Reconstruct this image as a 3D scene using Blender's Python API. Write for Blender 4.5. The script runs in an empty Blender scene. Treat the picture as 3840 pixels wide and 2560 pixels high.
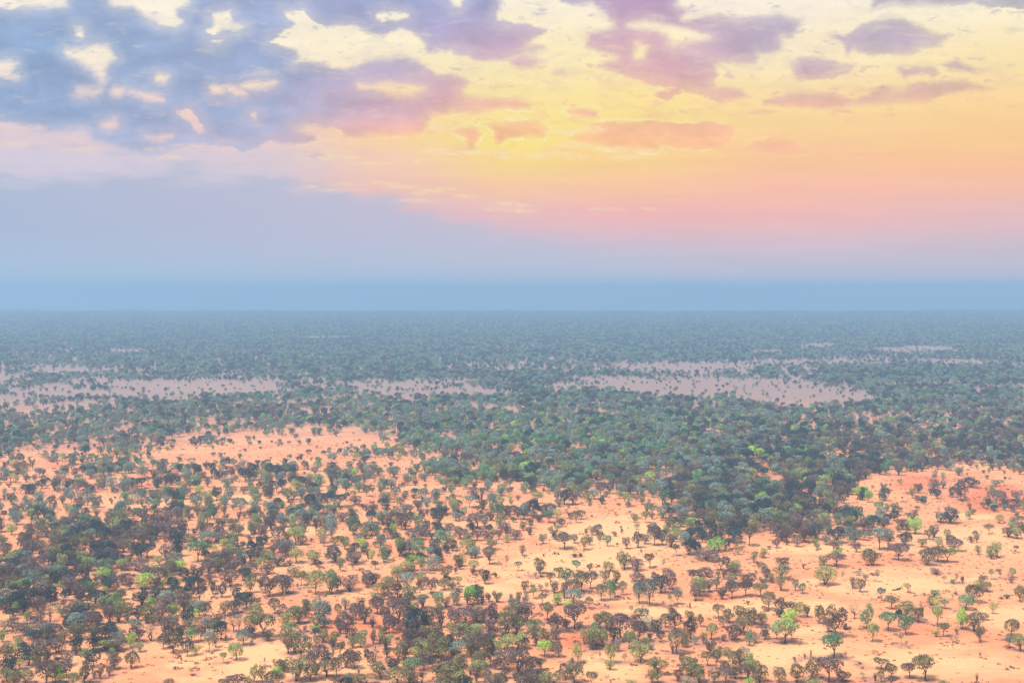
# tree list: "x,base_y,crown_w,total_h,colour[shape]" measured in enlarged crops of the photo
TILES = {
'A0': (0,2133,3.672,"""1470,170,220,200,l;1470,300,260,230,d;2000,260,240,200,l;1960,330,180,150,y;1950,490,250,200,dV;2230,440,250,190,dV;2120,560,180,180,l;2250,270,150,130,y;2140,280,150,160,d;2030,740,240,230,k;1890,860,200,190,g;1880,1000,230,190,b;1800,1070,130,200,lC;2080,980,250,230,sP;1930,1130,120,130,o;1810,1360,190,230,k;1580,1370,180,180,b;1550,1250,150,130,k;1180,1260,150,170,y;1160,1570,210,270,k;760,1560,200,280,lC;830,1570,150,150,y;640,1580,260,320,b;270,1370,130,140,yR;390,1320,280,300,d;150,1400,150,200,dV;220,1240,220,220,o;30,1000,110,160,l;60,1260,200,240,k;90,1540,220,150,k;180,860,130,200,b;60,850,120,160,sP;370,750,110,180,o;560,720,140,150,b;690,720,160,250,sP;150,500,280,240,s;420,480,300,240,d;360,300,220,170,n;560,300,200,170,b;130,210,200,130,b;770,410,60,120,dV;870,300,120,150,o;1060,250,120,100,b;1300,300,170,110,y;1330,500,280,200,d;1600,600,300,270,o;1750,630,150,170,k;950,650,260,180,b;1180,600,190,160,o;1000,790,220,180,b;1230,830,260,230,b;590,850,260,120,b;460,960,260,110,d;740,920,260,190,b;410,880,130,120,o;1300,1130,240,260,d;1460,960,240,240,d;1100,1130,100,280,dV;1620,1000,200,160,g;1450,1100,300,150,b;1620,1120,200,180,b;650,1260,120,140,dV;560,1180,220,200,b;780,1140,260,200,b;800,1280,100,90,dV;1300,1500,90,110,bV;1380,1500,90,140,bV;1500,1460,110,130,b;1780,270,130,150,b;1680,210,140,140,d;90,40,300,120,b;620,120,260,160,b;800,150,260,180,d;1020,140,200,140,d;350,1560,240,190,k;1500,40,200,150,b;250,830,90,100,k;1000,1000,120,90,k;1660,420,150,150,k;1250,720,170,150,b"""),
'A1': (640,2133,3.672,"""40,1150,260,300,k;290,1000,170,200,nR;420,980,130,200,b;530,1130,140,280,g;620,1070,100,180,k;690,970,170,250,d;600,860,110,170,n;500,800,180,120,g;720,1290,95,140,yU;900,1250,190,230,oR;940,860,180,250,sP;870,850,160,230,sP;1000,1040,180,200,g;1110,1045,60,70,sV;1120,900,240,270,kU;1270,930,300,300,kU;1160,650,290,160,k;1040,540,240,220,d;1010,430,130,100,n;1190,480,100,100,k;1340,980,190,150,b;750,640,140,190,k;860,610,180,190,b;930,590,130,150,b;890,430,150,170,dV;1090,320,160,250,k;1080,120,90,70,l;700,385,150,200,b;820,230,260,230,b;1000,150,170,180,d;1350,370,230,280,b;1530,340,280,250,b;1600,330,120,200,b;1430,605,150,210,kR;1800,215,130,190,yU;1740,265,50,80,kS;1890,260,110,190,k;2000,340,230,320,o;2210,340,200,320,n;2300,300,150,210,k;1860,670,120,230,k;2120,740,260,320,g;1980,620,170,230,s;1700,750,200,240,k;1500,640,90,90,k;1580,780,170,180,y;1640,900,230,170,o;1760,740,180,220,k;2300,640,110,160,k;2310,820,130,180,bV;1990,860,120,80,l;2000,800,200,170,k;1990,930,140,110,d;2090,1010,180,180,k;2290,920,80,40,dV;2010,1070,100,160,sP;1850,860,60,80,b;1620,1160,200,330,k;1810,1230,300,350,k;1700,1150,180,240,b;2090,1250,190,210,b;2225,1100,90,120,bR;2240,1165,40,60,bV;1960,1330,200,240,b;1730,1540,280,330,k;1780,1500,120,200,d;1920,1530,220,240,k;2150,1480,260,230,k;2290,1480,160,260,k;1500,1380,220,130,k;1450,1500,160,150,l;1410,1610,250,190,k;1145,1560,115,240,o;1257,1560,100,230,o;880,1620,280,180,b;1080,1600,120,120,y;720,1600,120,90,b;150,1255,30,45,bV;262,1390,20,30,bV;310,1460,70,25,bV;1290,1270,25,50,bV;715,1435,20,30,bV;530,1310,30,20,bV;100,260,100,150,yC;280,280,200,180,d;260,430,120,130,y;50,440,100,110,y;190,500,170,110,b;400,470,200,240,b;200,380,80,130,d;580,340,100,170,d;540,170,150,90,b;200,150,260,170,d;450,80,80,90,y;40,640,160,160,l;330,680,170,140,l;180,700,130,140,k;470,720,180,250,k;340,560,200,110,b;30,850,180,190,s;260,870,220,190,k;640,750,200,140,b;1100,70,220,150,b;1330,60,200,130,b;760,980,60,110,kW;1700,100,200,130,k"""),
'A2': (1280,2133,3.672,"""110,300,270,200,bV;440,210,290,190,bV;500,340,140,150,yR;455,410,120,100,y;770,170,180,220,o;890,270,200,220,g;980,60,80,120,k;1110,160,120,120,nR;1420,285,180,160,kR;1430,130,190,190,k;1230,330,190,220,b;1100,270,110,130,b;1260,385,70,80,bV;930,410,240,200,k;770,450,170,250,b;690,460,150,150,b;55,555,110,160,sV;170,580,100,120,g;270,610,120,210,dV;490,610,200,230,b;1330,540,140,230,n;1440,520,120,130,bV;1550,490,110,170,sP;1590,500,80,120,sP;1770,490,150,250,l;1735,485,80,170,kV;1880,465,120,220,n;1940,490,120,210,sW;2030,450,90,130,bV;1620,240,110,140,yU;1535,215,60,110,sS;1855,160,60,120,kS;1810,70,80,90,b;1995,85,40,25,dV;2130,120,60,80,bV;2340,440,60,110,kV;780,745,330,330,b;660,880,160,250,b;430,800,180,190,bW;1370,800,220,260,bW;1040,960,310,400,dR;1200,760,240,220,b;1130,710,90,70,y;930,1010,160,200,bV;70,940,190,340,b;150,740,130,150,bW;160,1010,120,200,b;440,1030,110,200,bV;535,1035,90,150,bW;600,1010,80,80,bW;1700,750,310,210,b;1880,700,250,200,k;2060,855,250,370,b;2280,910,300,330,k;2240,720,100,130,y;1530,900,150,160,y;1610,1000,250,240,k;1670,830,130,90,l;1870,900,210,150,o;1330,1220,270,330,k;1470,1080,180,160,b;1830,1190,200,260,b;1080,1100,240,140,k;1130,1290,260,190,k;780,1250,250,240,k;1520,1210,180,150,g;2050,1330,180,400,k;2250,1380,260,290,b;2140,1270,110,120,n;2260,1110,240,200,o;1900,1350,230,250,k;450,1300,240,190,bP;60,1350,220,250,b;200,1250,130,120,b;240,1480,60,150,kW;540,1500,250,220,k;700,1380,180,170,b;900,1380,180,130,k;1110,1560,200,260,bP;780,1600,320,240,k;940,1570,130,170,bV;1460,1560,260,260,k;1620,1530,240,350,k;1330,1480,160,160,k;1750,1620,190,90,y;1860,1560,100,220,bV;1780,1450,110,110,sV;1680,1370,60,70,y;100,1560,260,120,k;350,1580,250,130,k;2260,1500,120,190,b;470,1100,20,45,dV;1150,1070,200,110,k;1360,1000,200,120,b"""),
'A3': (1920,2133,3.672,"""385,105,130,140,k;320,130,50,90,kS;225,85,30,55,kS;70,100,20,50,bS;535,220,120,170,k;640,110,140,130,k;735,200,180,200,n;820,150,90,130,k;165,320,120,170,k;300,405,115,150,yU;90,465,85,150,b;200,470,80,170,s;425,490,110,160,k;170,470,60,90,g;475,300,60,120,kS;580,330,130,160,bV;390,290,70,90,sP;625,490,150,150,l;720,400,110,230,bV;850,300,230,150,k;850,460,250,180,g;960,320,190,280,k;1080,270,180,230,bU;1060,540,110,160,k;1235,430,150,220,kR;1275,190,150,170,k;1355,425,140,270,n;1420,385,140,170,k;1525,355,110,190,k;1440,200,100,180,kP;760,530,120,90,l;200,730,260,250,b;60,720,200,260,k;485,710,200,240,kU;860,820,310,330,bU;590,720,100,120,k;630,850,260,200,b;300,840,260,140,k;60,890,190,250,k;110,700,50,70,l;120,770,60,70,l;600,960,180,150,b;330,1050,220,260,k;480,1010,180,160,k;80,1090,200,220,y;440,1200,200,210,lR;565,1110,100,100,l;645,1200,150,230,s;900,1285,150,260,y;820,1290,70,60,dV;1000,1020,150,200,y;1150,880,120,140,nR;1110,1110,170,240,k;1170,1060,290,250,o;1250,1060,180,230,o;920,820,110,100,g;1220,810,220,210,k;1310,830,210,230,k;1500,970,280,350,b;1400,1000,180,200,d;1610,1090,190,220,o;1455,1130,110,170,s;1355,1285,150,250,y;1215,1245,40,110,bS;1555,1280,70,120,kS;1765,1285,250,290,o;1840,1040,120,100,o;1780,790,210,250,kU;1740,1000,200,280,b;1850,850,220,190,s;1905,970,90,100,dV;2000,870,180,170,d;2230,850,220,300,b;2110,800,150,180,k;2050,1000,120,150,b;1640,620,60,120,gS;1755,470,170,280,g;1900,500,190,360,g;1740,280,230,220,b;2050,330,200,250,d;2040,170,90,80,nR;2170,280,200,270,b;1970,160,120,120,b;2275,485,120,190,g;2185,510,80,180,yS;2090,515,60,80,sS;2205,300,30,40,dV;2000,1440,270,190,kU;1930,1560,140,190,y;2010,1570,130,130,o;2280,1540,150,170,b;2270,1160,250,310,k;2210,1160,100,150,bW;2330,1320,90,160,k;1100,1600,170,180,k;1360,1565,25,60,bV;1640,1600,160,80,o;800,1310,70,60,gR;740,1510,200,200,b;860,1560,230,270,k;570,1600,300,200,k;300,1560,300,200,b;90,1440,260,330,b;270,1400,280,220,b;400,1380,150,160,k;1285,515,30,40,bV;1325,535,25,40,bV;20,560,160,160,g"""),
'A4': (2560,2133,3.672,"""180,430,160,230,b;240,370,240,270,o;370,310,120,170,b;460,270,100,150,k;130,200,150,190,b;340,100,200,120,b;680,400,190,220,bU;670,200,180,130,k;870,370,200,200,b;890,230,220,170,b;880,215,110,70,y;1070,385,190,180,kU;1185,560,190,240,kR;1150,170,110,200,b;1220,190,90,130,y;1350,130,220,190,k;1355,300,120,200,o;1550,300,90,170,g;1650,340,105,140,nR;1960,220,310,260,o;2200,160,50,120,kS;2340,270,80,150,k;570,140,80,130,bV;700,80,180,130,k;895,485,55,50,dV;100,540,60,110,bW;490,670,160,180,kU;1380,620,200,220,b;1510,570,150,110,k;1615,660,130,200,yR;1715,665,110,170,bV;1460,720,230,150,l;1410,1025,320,310,o;1440,770,180,100,l;1880,750,150,250,k;2110,930,280,400,k;2000,870,150,200,b;2230,840,60,90,dV;2080,1220,300,300,nU;2010,1560,320,330,bU;1780,1500,250,250,k;1570,1560,200,260,k;1330,1560,190,210,k;2200,1540,200,150,b;1800,1620,250,110,o;1765,1215,60,110,bW;1540,1270,50,60,bV;1680,1230,60,90,sW;2240,1230,40,90,bS;1060,1560,240,260,k;940,1390,160,130,l;910,1620,150,120,l;900,1500,190,200,b;720,1500,200,170,k;460,1380,130,260,kU;340,1330,150,200,kU;590,1190,140,110,k;600,1400,150,130,b;700,1370,150,240,k;790,1330,120,220,k;850,1250,150,170,s;950,1260,60,110,y;120,1460,260,250,k;230,1560,250,260,k;430,1560,160,170,k;590,1560,190,190,b;80,1600,200,120,s;40,1070,130,100,y;40,1000,120,130,k;110,960,180,290,d;90,700,120,130,k;250,790,90,170,kP;170,1035,70,100,g;290,1030,100,160,k;400,970,150,220,oR;560,800,140,130,k;640,740,170,190,k;830,730,220,220,k;990,760,180,200,k;1090,770,160,160,k;1130,680,70,80,y;700,970,230,220,b;850,900,240,230,k;1130,970,130,200,b;915,1055,110,200,n;560,990,90,90,bV;1290,970,120,240,g;1500,970,100,200,g"""),
'A5': (3200,2133,3.672,"""20,690,180,210,sP;175,820,170,280,n;220,560,90,80,y;95,320,130,190,k;170,160,70,80,k;65,90,80,60,g;325,180,70,160,kS;390,445,110,180,gU;750,330,120,125,yU;530,550,190,160,k;480,850,230,240,nU;725,905,170,270,n;740,700,290,230,o;620,790,110,220,d;890,740,130,220,k;940,700,50,170,b;265,1000,150,240,oR;660,1050,70,170,oS;735,1070,40,80,kS;1150,785,190,260,y;1120,400,150,110,n;1150,540,150,150,y;1060,500,90,100,k;1265,550,100,120,n;1240,930,160,180,kU;1495,830,170,270,l;1545,560,220,190,nR;1660,460,230,230,kR;1750,290,170,130,y;1835,310,120,130,k;1660,860,220,260,k;1790,700,140,90,k;1745,1010,110,220,k;1425,900,60,80,kV;1410,1035,60,120,gS;1920,620,100,150,yR;2180,920,180,220,kR;2140,1090,110,140,g;2170,980,130,70,n;2300,1130,180,240,o;2290,450,120,220,k;2340,400,70,130,k;1250,200,60,110,nS;1420,200,50,130,kS;1500,190,60,90,dV;1900,150,80,140,gS;2025,130,50,90,kS;2185,120,100,130,o;2170,190,80,70,bV;1140,80,160,80,bV;980,370,40,40,kV;1410,360,40,40,bV;1370,430,30,70,kS;985,1530,310,320,kU;770,1500,200,190,bU;380,1560,90,160,k;380,1380,200,150,kU;520,1500,150,190,k;300,1540,100,140,sW;140,1500,90,70,oS;520,1600,180,110,b;1250,1620,160,80,o;1745,1210,40,80,bW;1700,1560,70,140,bW;325,1160,25,35,bV;95,1310,60,30,bV;130,1365,35,20,bV;2170,1360,40,30,bV"""),
'B0': (0,1700,2.45,"""95,260,120,110,nU;360,215,80,85,g;240,260,45,80,bV;190,85,60,90,d;670,100,90,100,g;500,60,60,60,g;1185,150,70,80,g;1015,165,95,70,k;1415,110,45,60,k;1525,135,50,65,g;1650,165,65,65,dV;1730,160,55,70,bV;1800,185,40,65,d;1945,225,65,140,d;240,360,140,90,d;300,370,110,90,d;355,385,60,50,y;380,320,90,90,d;420,290,80,70,d;505,340,110,130,bV;620,320,110,95,dV;720,340,75,100,k;790,330,60,70,d;850,350,110,70,d;960,290,110,110,g;940,330,70,70,b;1030,350,90,140,g;1150,240,50,50,n;1140,360,170,120,g;1250,300,100,85,d;1300,320,90,100,d;1360,285,45,75,b;1240,370,60,70,s;1440,310,90,100,dV;1530,320,130,120,d;1460,210,60,45,y;1580,270,80,100,k;1665,260,60,70,g;1710,260,60,60,k;1795,320,95,115,nR;1870,245,60,80,b;40,380,45,65,g;105,420,45,40,k;230,440,45,50,k;135,500,45,50,b;295,490,50,55,y;575,460,75,95,gV;635,400,95,85,g;465,450,25,30,dV;500,510,45,75,dV;1025,460,40,55,bV;710,460,90,60,b;805,470,60,75,g;660,550,110,90,o;700,590,120,100,g;670,620,100,80,b;795,535,35,45,dV;860,530,60,60,o;750,500,70,80,k;1160,430,120,80,n;1265,460,80,90,g;1100,560,90,110,n;1025,600,70,100,g;1070,600,70,80,g;1190,520,140,90,g;1130,590,60,70,k;1430,510,80,95,nR;1370,490,70,75,g;1410,400,100,70,b;1320,400,60,80,g;1480,400,70,80,y;1600,450,90,130,d;1690,420,90,120,g;1800,515,110,130,gR;1650,480,80,90,d;1545,480,30,30,dV;1910,440,120,100,o;1990,430,90,120,d;2080,160,50,50,dV;2105,90,70,50,d;2260,250,130,120,d;2300,320,70,90,g;2090,310,120,90,g;2110,420,110,110,g;2235,370,80,70,b;2210,540,110,130,gR;2195,610,40,80,dV;2330,580,70,100,n;2340,440,60,70,o;1525,620,80,95,sP;1420,640,90,70,s;1380,720,140,100,d;1590,760,240,150,b;1640,810,140,110,d;1845,665,60,115,oR;1905,640,100,110,oU;2065,660,60,80,oR;2140,720,90,120,k;2310,740,80,125,o;2190,740,60,80,b;2010,780,100,120,b;1910,820,150,110,g;1785,740,60,60,d;2140,830,80,110,o;2300,840,50,80,bP;1820,990,190,190,nU;1530,970,140,150,bV;1750,840,120,100,k;1980,1070,110,120,oR;2110,960,150,120,o;2030,1000,90,120,bV;2220,1000,100,120,g;2150,1080,140,120,b;1660,1080,130,100,l;1465,1020,90,80,o;1590,1050,180,110,b;815,740,80,70,d;925,720,70,70,d;980,700,50,70,b;1120,700,110,110,o;1200,690,90,85,d;1040,760,90,110,o;910,650,40,50,o;770,830,80,60,l;925,800,80,80,y;900,880,110,80,b;1130,860,90,120,b;300,890,90,90,k;580,800,100,100,o;600,850,100,90,k;470,800,110,90,d;350,720,110,130,n;290,600,100,100,o;150,650,110,120,g;110,740,90,90,o;260,560,100,60,k;10,720,70,140,d;200,780,40,60,d;550,690,110,90,g;470,640,100,90,g;600,640,90,70,n;690,720,90,80,b;200,980,160,100,d;120,1060,200,110,d;450,1020,140,120,b;640,960,230,100,d;700,1060,200,90,d;880,1000,250,100,d;1080,1040,150,120,d;1010,1010,60,70,l;910,1060,120,90,g;1350,950,180,130,d;1400,1080,120,70,o;1250,1070,200,100,b;330,1060,160,110,b;530,1050,120,90,d;1240,900,110,80,d;40,930,140,110,b"""),
'B1': (960,1700,2.45,"""90,170,90,90,n;250,215,90,80,d;190,215,60,90,d;335,155,70,90,g;445,145,70,80,b;565,165,75,100,nR;280,90,40,40,d;690,250,100,120,g;700,90,90,90,g;730,170,80,70,k;820,220,90,80,g;840,300,90,110,d;920,290,80,90,d;1000,300,110,110,b;860,140,70,70,n;970,170,100,80,b;1000,90,80,70,d;1085,300,35,55,yS;110,390,110,90,d;140,320,90,80,d;190,360,80,90,g;240,360,90,120,d;380,330,90,90,b;410,300,80,80,b;300,450,95,140,o;415,420,90,110,g;520,340,55,70,bV;495,250,30,40,dV;730,355,30,40,dV;35,320,60,60,d;500,520,100,150,d;600,450,120,90,b;760,490,130,110,d;690,390,80,70,y;830,430,50,70,d;905,400,30,60,y;910,470,120,80,b;580,550,110,80,d;680,520,90,60,o;870,560,70,90,k;1210,420,120,70,y;1300,520,50,130,yS;1455,410,80,90,d;1530,440,100,120,g;1655,455,110,130,g;1570,520,60,110,g;1490,520,90,90,b;1800,500,70,120,o;1800,390,70,110,n;2000,400,100,90,b;1740,560,40,90,kV;1840,560,60,60,g;1910,590,60,100,oP;2035,550,100,70,kU;2145,490,60,130,gP;2075,440,50,140,bW;2220,600,120,210,nC;2160,620,80,80,dV;1620,640,40,110,kS;1700,700,35,60,yS;2240,690,80,120,o;2030,690,200,130,b;2300,760,90,130,b;2140,830,130,130,bV;2230,790,60,90,b;2310,820,60,70,o;130,545,70,100,n;200,500,80,90,d;225,670,75,110,gR;75,730,25,50,yS;200,800,140,130,bR;365,840,155,160,oU;290,930,140,130,g;95,830,60,75,k;160,920,70,80,kV;50,960,130,90,o;375,1000,130,120,y;200,1030,140,90,dV;550,1010,150,130,o;735,990,190,150,b;910,1010,180,110,bV;895,900,70,40,o;1065,1020,75,130,yU;1175,1000,100,140,n;775,1078,60,130,o;720,840,85,60,o;700,780,120,210,g;595,820,100,130,o;625,850,50,90,sP;320,670,90,120,y;470,660,100,110,d;545,660,60,90,sP;455,710,30,50,bV;380,560,100,90,n;330,560,80,70,o;900,745,130,175,n;1060,750,120,140,g;1005,780,90,100,o;940,800,80,60,g;975,900,90,120,l;1150,870,90,130,g;1110,750,90,80,n;1255,760,80,110,l;1205,780,90,100,b;1370,700,150,160,b;1320,950,110,170,o;1410,920,60,130,g;1490,950,140,170,n;1460,790,180,80,b;1530,760,70,80,k;1740,870,180,160,n;1810,890,90,100,d;1640,900,110,110,d;1940,920,150,130,y;1980,920,70,100,o;1790,700,100,60,b;1880,780,120,110,b;1950,800,100,80,n;2030,800,90,100,b;1610,910,100,50,d;2145,1015,120,160,bU;1840,1040,60,110,k;1890,1030,80,110,y;2000,1075,90,100,o;2305,1040,40,110,bS;1520,1070,70,130,l;1610,1070,140,130,g;1430,1010,110,80,l;1400,1078,150,80,o;1300,1090,120,60,y;1690,1000,80,90,d;1260,1020,30,60,kS;1160,640,110,110,n;1200,570,60,110,d;1060,560,130,90,b;1270,560,70,50,b;640,640,100,110,b;790,620,130,80,b"""),
'B2': (1920,1700,2.45,"""340,640,90,110,nU;110,610,110,150,g;200,580,140,160,d;280,580,100,110,d;355,560,90,100,b;430,490,70,70,g;825,465,80,75,dV;760,420,100,90,g;865,400,60,60,k;985,415,65,75,y;1195,470,60,95,k;1085,385,50,110,bW;950,585,25,50,kS;500,550,30,40,kS;585,590,20,40,kS;480,470,120,150,d;560,470,130,120,b;640,370,90,90,b;100,710,70,80,k;170,690,60,50,k;160,750,70,70,dV;40,790,110,90,b;285,830,75,90,g;390,790,60,85,d;480,875,165,135,bU;660,885,90,130,y;680,750,40,60,k;740,750,80,80,k;810,790,80,85,bV;875,850,75,105,n;95,935,60,95,k;115,990,40,70,sS;60,1075,65,85,g;255,1100,110,140,k;595,1080,95,100,nU;570,930,60,70,yS;710,1078,60,70,b;1055,875,80,105,b;1155,865,100,150,b;1225,830,90,90,k;1310,845,120,180,b;1385,840,70,110,g;1460,860,110,120,bV;1510,940,60,110,k;1435,705,40,80,kV;1035,1060,140,150,k;1150,1078,140,120,b;1265,1050,110,125,kU;860,1078,60,90,y;910,1078,70,80,o;1395,1060,35,90,sS;1385,600,110,130,g;1430,540,80,90,d;1570,580,140,120,b;1700,590,140,150,d;1800,640,100,80,n;1490,670,120,90,k;1640,690,110,100,o;1620,930,130,160,d;1600,830,140,120,g;1700,920,150,120,d;1710,770,110,90,d;1860,900,175,120,l;1860,790,120,80,d;1790,980,240,100,b;1920,1075,150,130,b;2035,1080,160,90,o;2180,850,130,170,b;2040,820,140,130,d;2000,880,90,100,b;2080,930,60,70,o;2220,1000,60,100,o;2310,960,65,90,o;2260,1030,40,40,bV;2040,600,160,120,b;290,945,20,25,dV;575,950,50,30,dV;630,945,40,30,dV;455,990,20,20,dV;440,640,30,25,bV;735,590,25,25,bV;945,760,60,40,bV;1190,910,25,30,bV"""),
'B3': (2880,1700,2.45,"""75,870,70,90,b;175,820,110,120,b;340,820,120,150,b;440,790,130,130,d;540,840,80,90,g;620,820,160,150,d;455,885,60,60,o;790,850,150,170,g;880,800,90,80,g;1025,890,150,200,g;1100,880,110,130,g;960,1035,160,150,k;880,945,60,60,y;1200,985,170,150,bU;1250,840,130,120,d;1350,740,130,150,l;1240,700,130,100,b;1410,860,90,80,o;1475,790,80,100,k;1460,1025,150,160,k;1560,1000,150,130,k;1650,1000,140,130,o;1570,860,80,80,o;1710,900,140,110,bR;1645,790,60,90,o;1600,635,120,100,g;1680,640,150,140,d;1845,600,70,80,o;2130,640,70,80,yR;2030,740,80,90,k;1915,820,50,80,k;1900,780,50,70,k;2210,765,120,90,bV;2290,780,110,90,o;2230,690,90,70,o;2330,640,80,70,k;1930,930,60,80,o;2040,950,70,100,o;2105,960,90,140,o;2280,910,50,60,k;125,1060,120,110,b;510,1030,100,90,k;625,1040,170,120,bU;325,1060,50,60,bW;2095,470,160,130,b;1770,430,130,190,b;1870,310,160,90,d;1520,340,100,100,b;1530,240,50,50,b;1610,250,50,80,o;2070,520,90,60,o;2090,300,80,60,g;2290,430,110,90,b;215,700,70,60,y;360,300,90,90,l;870,370,120,70,l"""),
}
# canopy cover of the woodland, 0-9, sixteen columns across the view
ROWS = [(1180,'9999999999999999'),(1240,'8899999999999999'),(1290,'8888899999998898'),(1330,'7788889999998777'),(1370,'6677888888887788'),
(1410,'5566778877778888'),(1450,'4544567776667888'),(1490,'4555567888667888'),(1530,'5566777888888888'),(1570,'7777788999998888'),
(1610,'8888779999999988'),(1650,'8887668999999988'),(1690,'7765457899999888'),(1730,'3444346889999877'),(1770,'3333335788888843'),
(1820,'2333333578888722'),(1870,'2333333335787532'),(1920,'3333333320687521'),(1970,'4443333310387711'),(2020,'5664323311277411'),
(2070,'8997433200151110'),(2120,'9998322100040000'),(2160,'8873212200020000'),(2300,'8862134300010000'),(2420,'7630146521230000'),(2560,'7720577541230000')]
CLEAR = [(740,1455,310,28,.03),(330,1482,190,16,.35),(250,1530,260,14,.6),(1550,1450,250,28,.3),(1750,1480,200,18,.4),(2680,1456,470,38,.07),(2260,1442,220,20,.3),
(3010,1492,240,34,.1),(2560,1379,290,13,.08),(3060,1298,80,8,.08),(3440,1312,170,12,.12),(2880,1322,60,9,.2),(1220,1267,110,7,.1),(500,1320,80,9,.12),(150,1243,60,6,.3),
(2990,1362,200,9,.3),(2000,1305,90,6,.3),(3620,1360,200,9,.4),(1100,1665,320,50,.3),(850,1715,420,45,.3),(250,1395,220,10,.4),(3550,1830,330,50,.45),(2120,1580,120,8,.4),
(1880,1530,100,7,.3),(3330,1570,160,12,.5),(2850,1740,160,10,.4),(3150,1710,60,20,.3),(1380,1745,200,25,.3)]
SAND = [(1080,2490,420,80,.9),(900,2440,350,50,.8),(2330,2010,330,75,.9),(2150,2120,330,70,1),(2050,2180,160,25,1),(3350,2190,420,50,.7),(3450,2490,500,75,.6),
(3650,2010,260,55,.6),(2950,2455,230,45,.9),(2900,2270,330,30,.8),(2480,2290,250,22,.9),(2260,2500,170,50,.8),(500,1890,420,16,.6),(900,1868,300,25,.7),(1080,1990,260,22,.7),
(1750,2210,250,35,.9),(740,1455,330,24,.8),(380,1478,260,20,.4),(1550,1650,500,60,.3),(3640,1935,130,14,.9),(3100,2060,300,22,.8),(3750,2300,200,50,.6),(700,2060,200,18,.4),
(1330,2230,180,25,.4),(3020,2360,180,30,.6),(2120,2250,260,20,.7)]
RED = [(3720,1870,170,70,1),(3430,1800,150,55,.8),(1400,2360,240,70,.7),(450,2500,250,60,.4),(2170,2390,90,55,.9),(250,1770,320,50,.35),(300,2030,300,60,.4),(2350,1820,150,30,.6),
(3500,2250,90,30,.6),(3420,2350,150,40,.5),(1250,2360,80,60,.7),(200,2300,250,90,.4),(3020,2330,120,30,.6),(2700,2240,130,25,.7),(2650,1450,520,42,.5),(900,2250,200,40,.4)]
# clear-sky and cloud colours over the part of the sky seen, in display values
SKX = [0,960,1440,1920,2400,2880,3840]
SKY = [(0,[(255,242,224),(255,243,222),(255,243,222),(255,243,218),(255,243,220),(255,243,224),(255,245,214)]),
(200,[(252,238,220),(255,240,212),(255,240,206),(255,238,190),(255,236,186),(255,237,198),(255,231,176)]),
(400,[(240,215,210),(250,212,195),(255,218,165),(255,232,156),(255,227,146),(255,223,156),(255,214,148)]),
(520,[(226,205,212),(236,203,200),(255,214,160),(255,234,130),(255,225,138),(255,211,150),(255,206,145)]),
(600,[(214,205,220),(222,205,214),(250,207,178),(255,222,132),(255,214,140),(255,201,150),(255,197,145)]),
(700,[(212,204,220),(216,204,216),(244,196,182),(255,203,158),(255,198,156),(255,193,163),(253,192,165)]),
(800,[(190,196,222),(200,196,216),(222,190,202),(242,188,186),(250,184,178),(250,186,178),(240,190,188)]),
(950,[(170,192,222),(180,195,222),(188,194,218),(202,192,212),(215,195,210),(215,192,205),(212,192,205)]),
(1080,[(165,198,228),(182,204,228),(190,205,226),(198,202,222),(202,200,218),(206,200,216),(206,197,212)])]
CLOUD = [(0,[(160,180,215),(165,178,212),(165,170,208),(168,168,205),(195,165,195),(185,175,195),(180,175,190)]),
(200,[(146,172,208),(158,172,206),(176,170,203),(205,172,192),(222,175,185),(195,175,195),(200,180,185)]),
(400,[(150,172,208),(164,176,208),(212,176,192),(248,185,160),(240,180,165),(235,180,165),(235,185,165)]),
(520,[(158,180,215),(178,180,210),(246,182,165),(255,190,145),(255,190,145),(255,190,155),(255,190,150)]),
(600,[(172,186,218),(185,188,215),(230,190,190),(255,198,150),(255,196,150),(255,190,155),(255,190,150)]),
(800,[(160,182,218),(172,186,217),(190,186,212),(215,188,200),(240,180,180),(245,182,175),(240,188,180)])]
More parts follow.
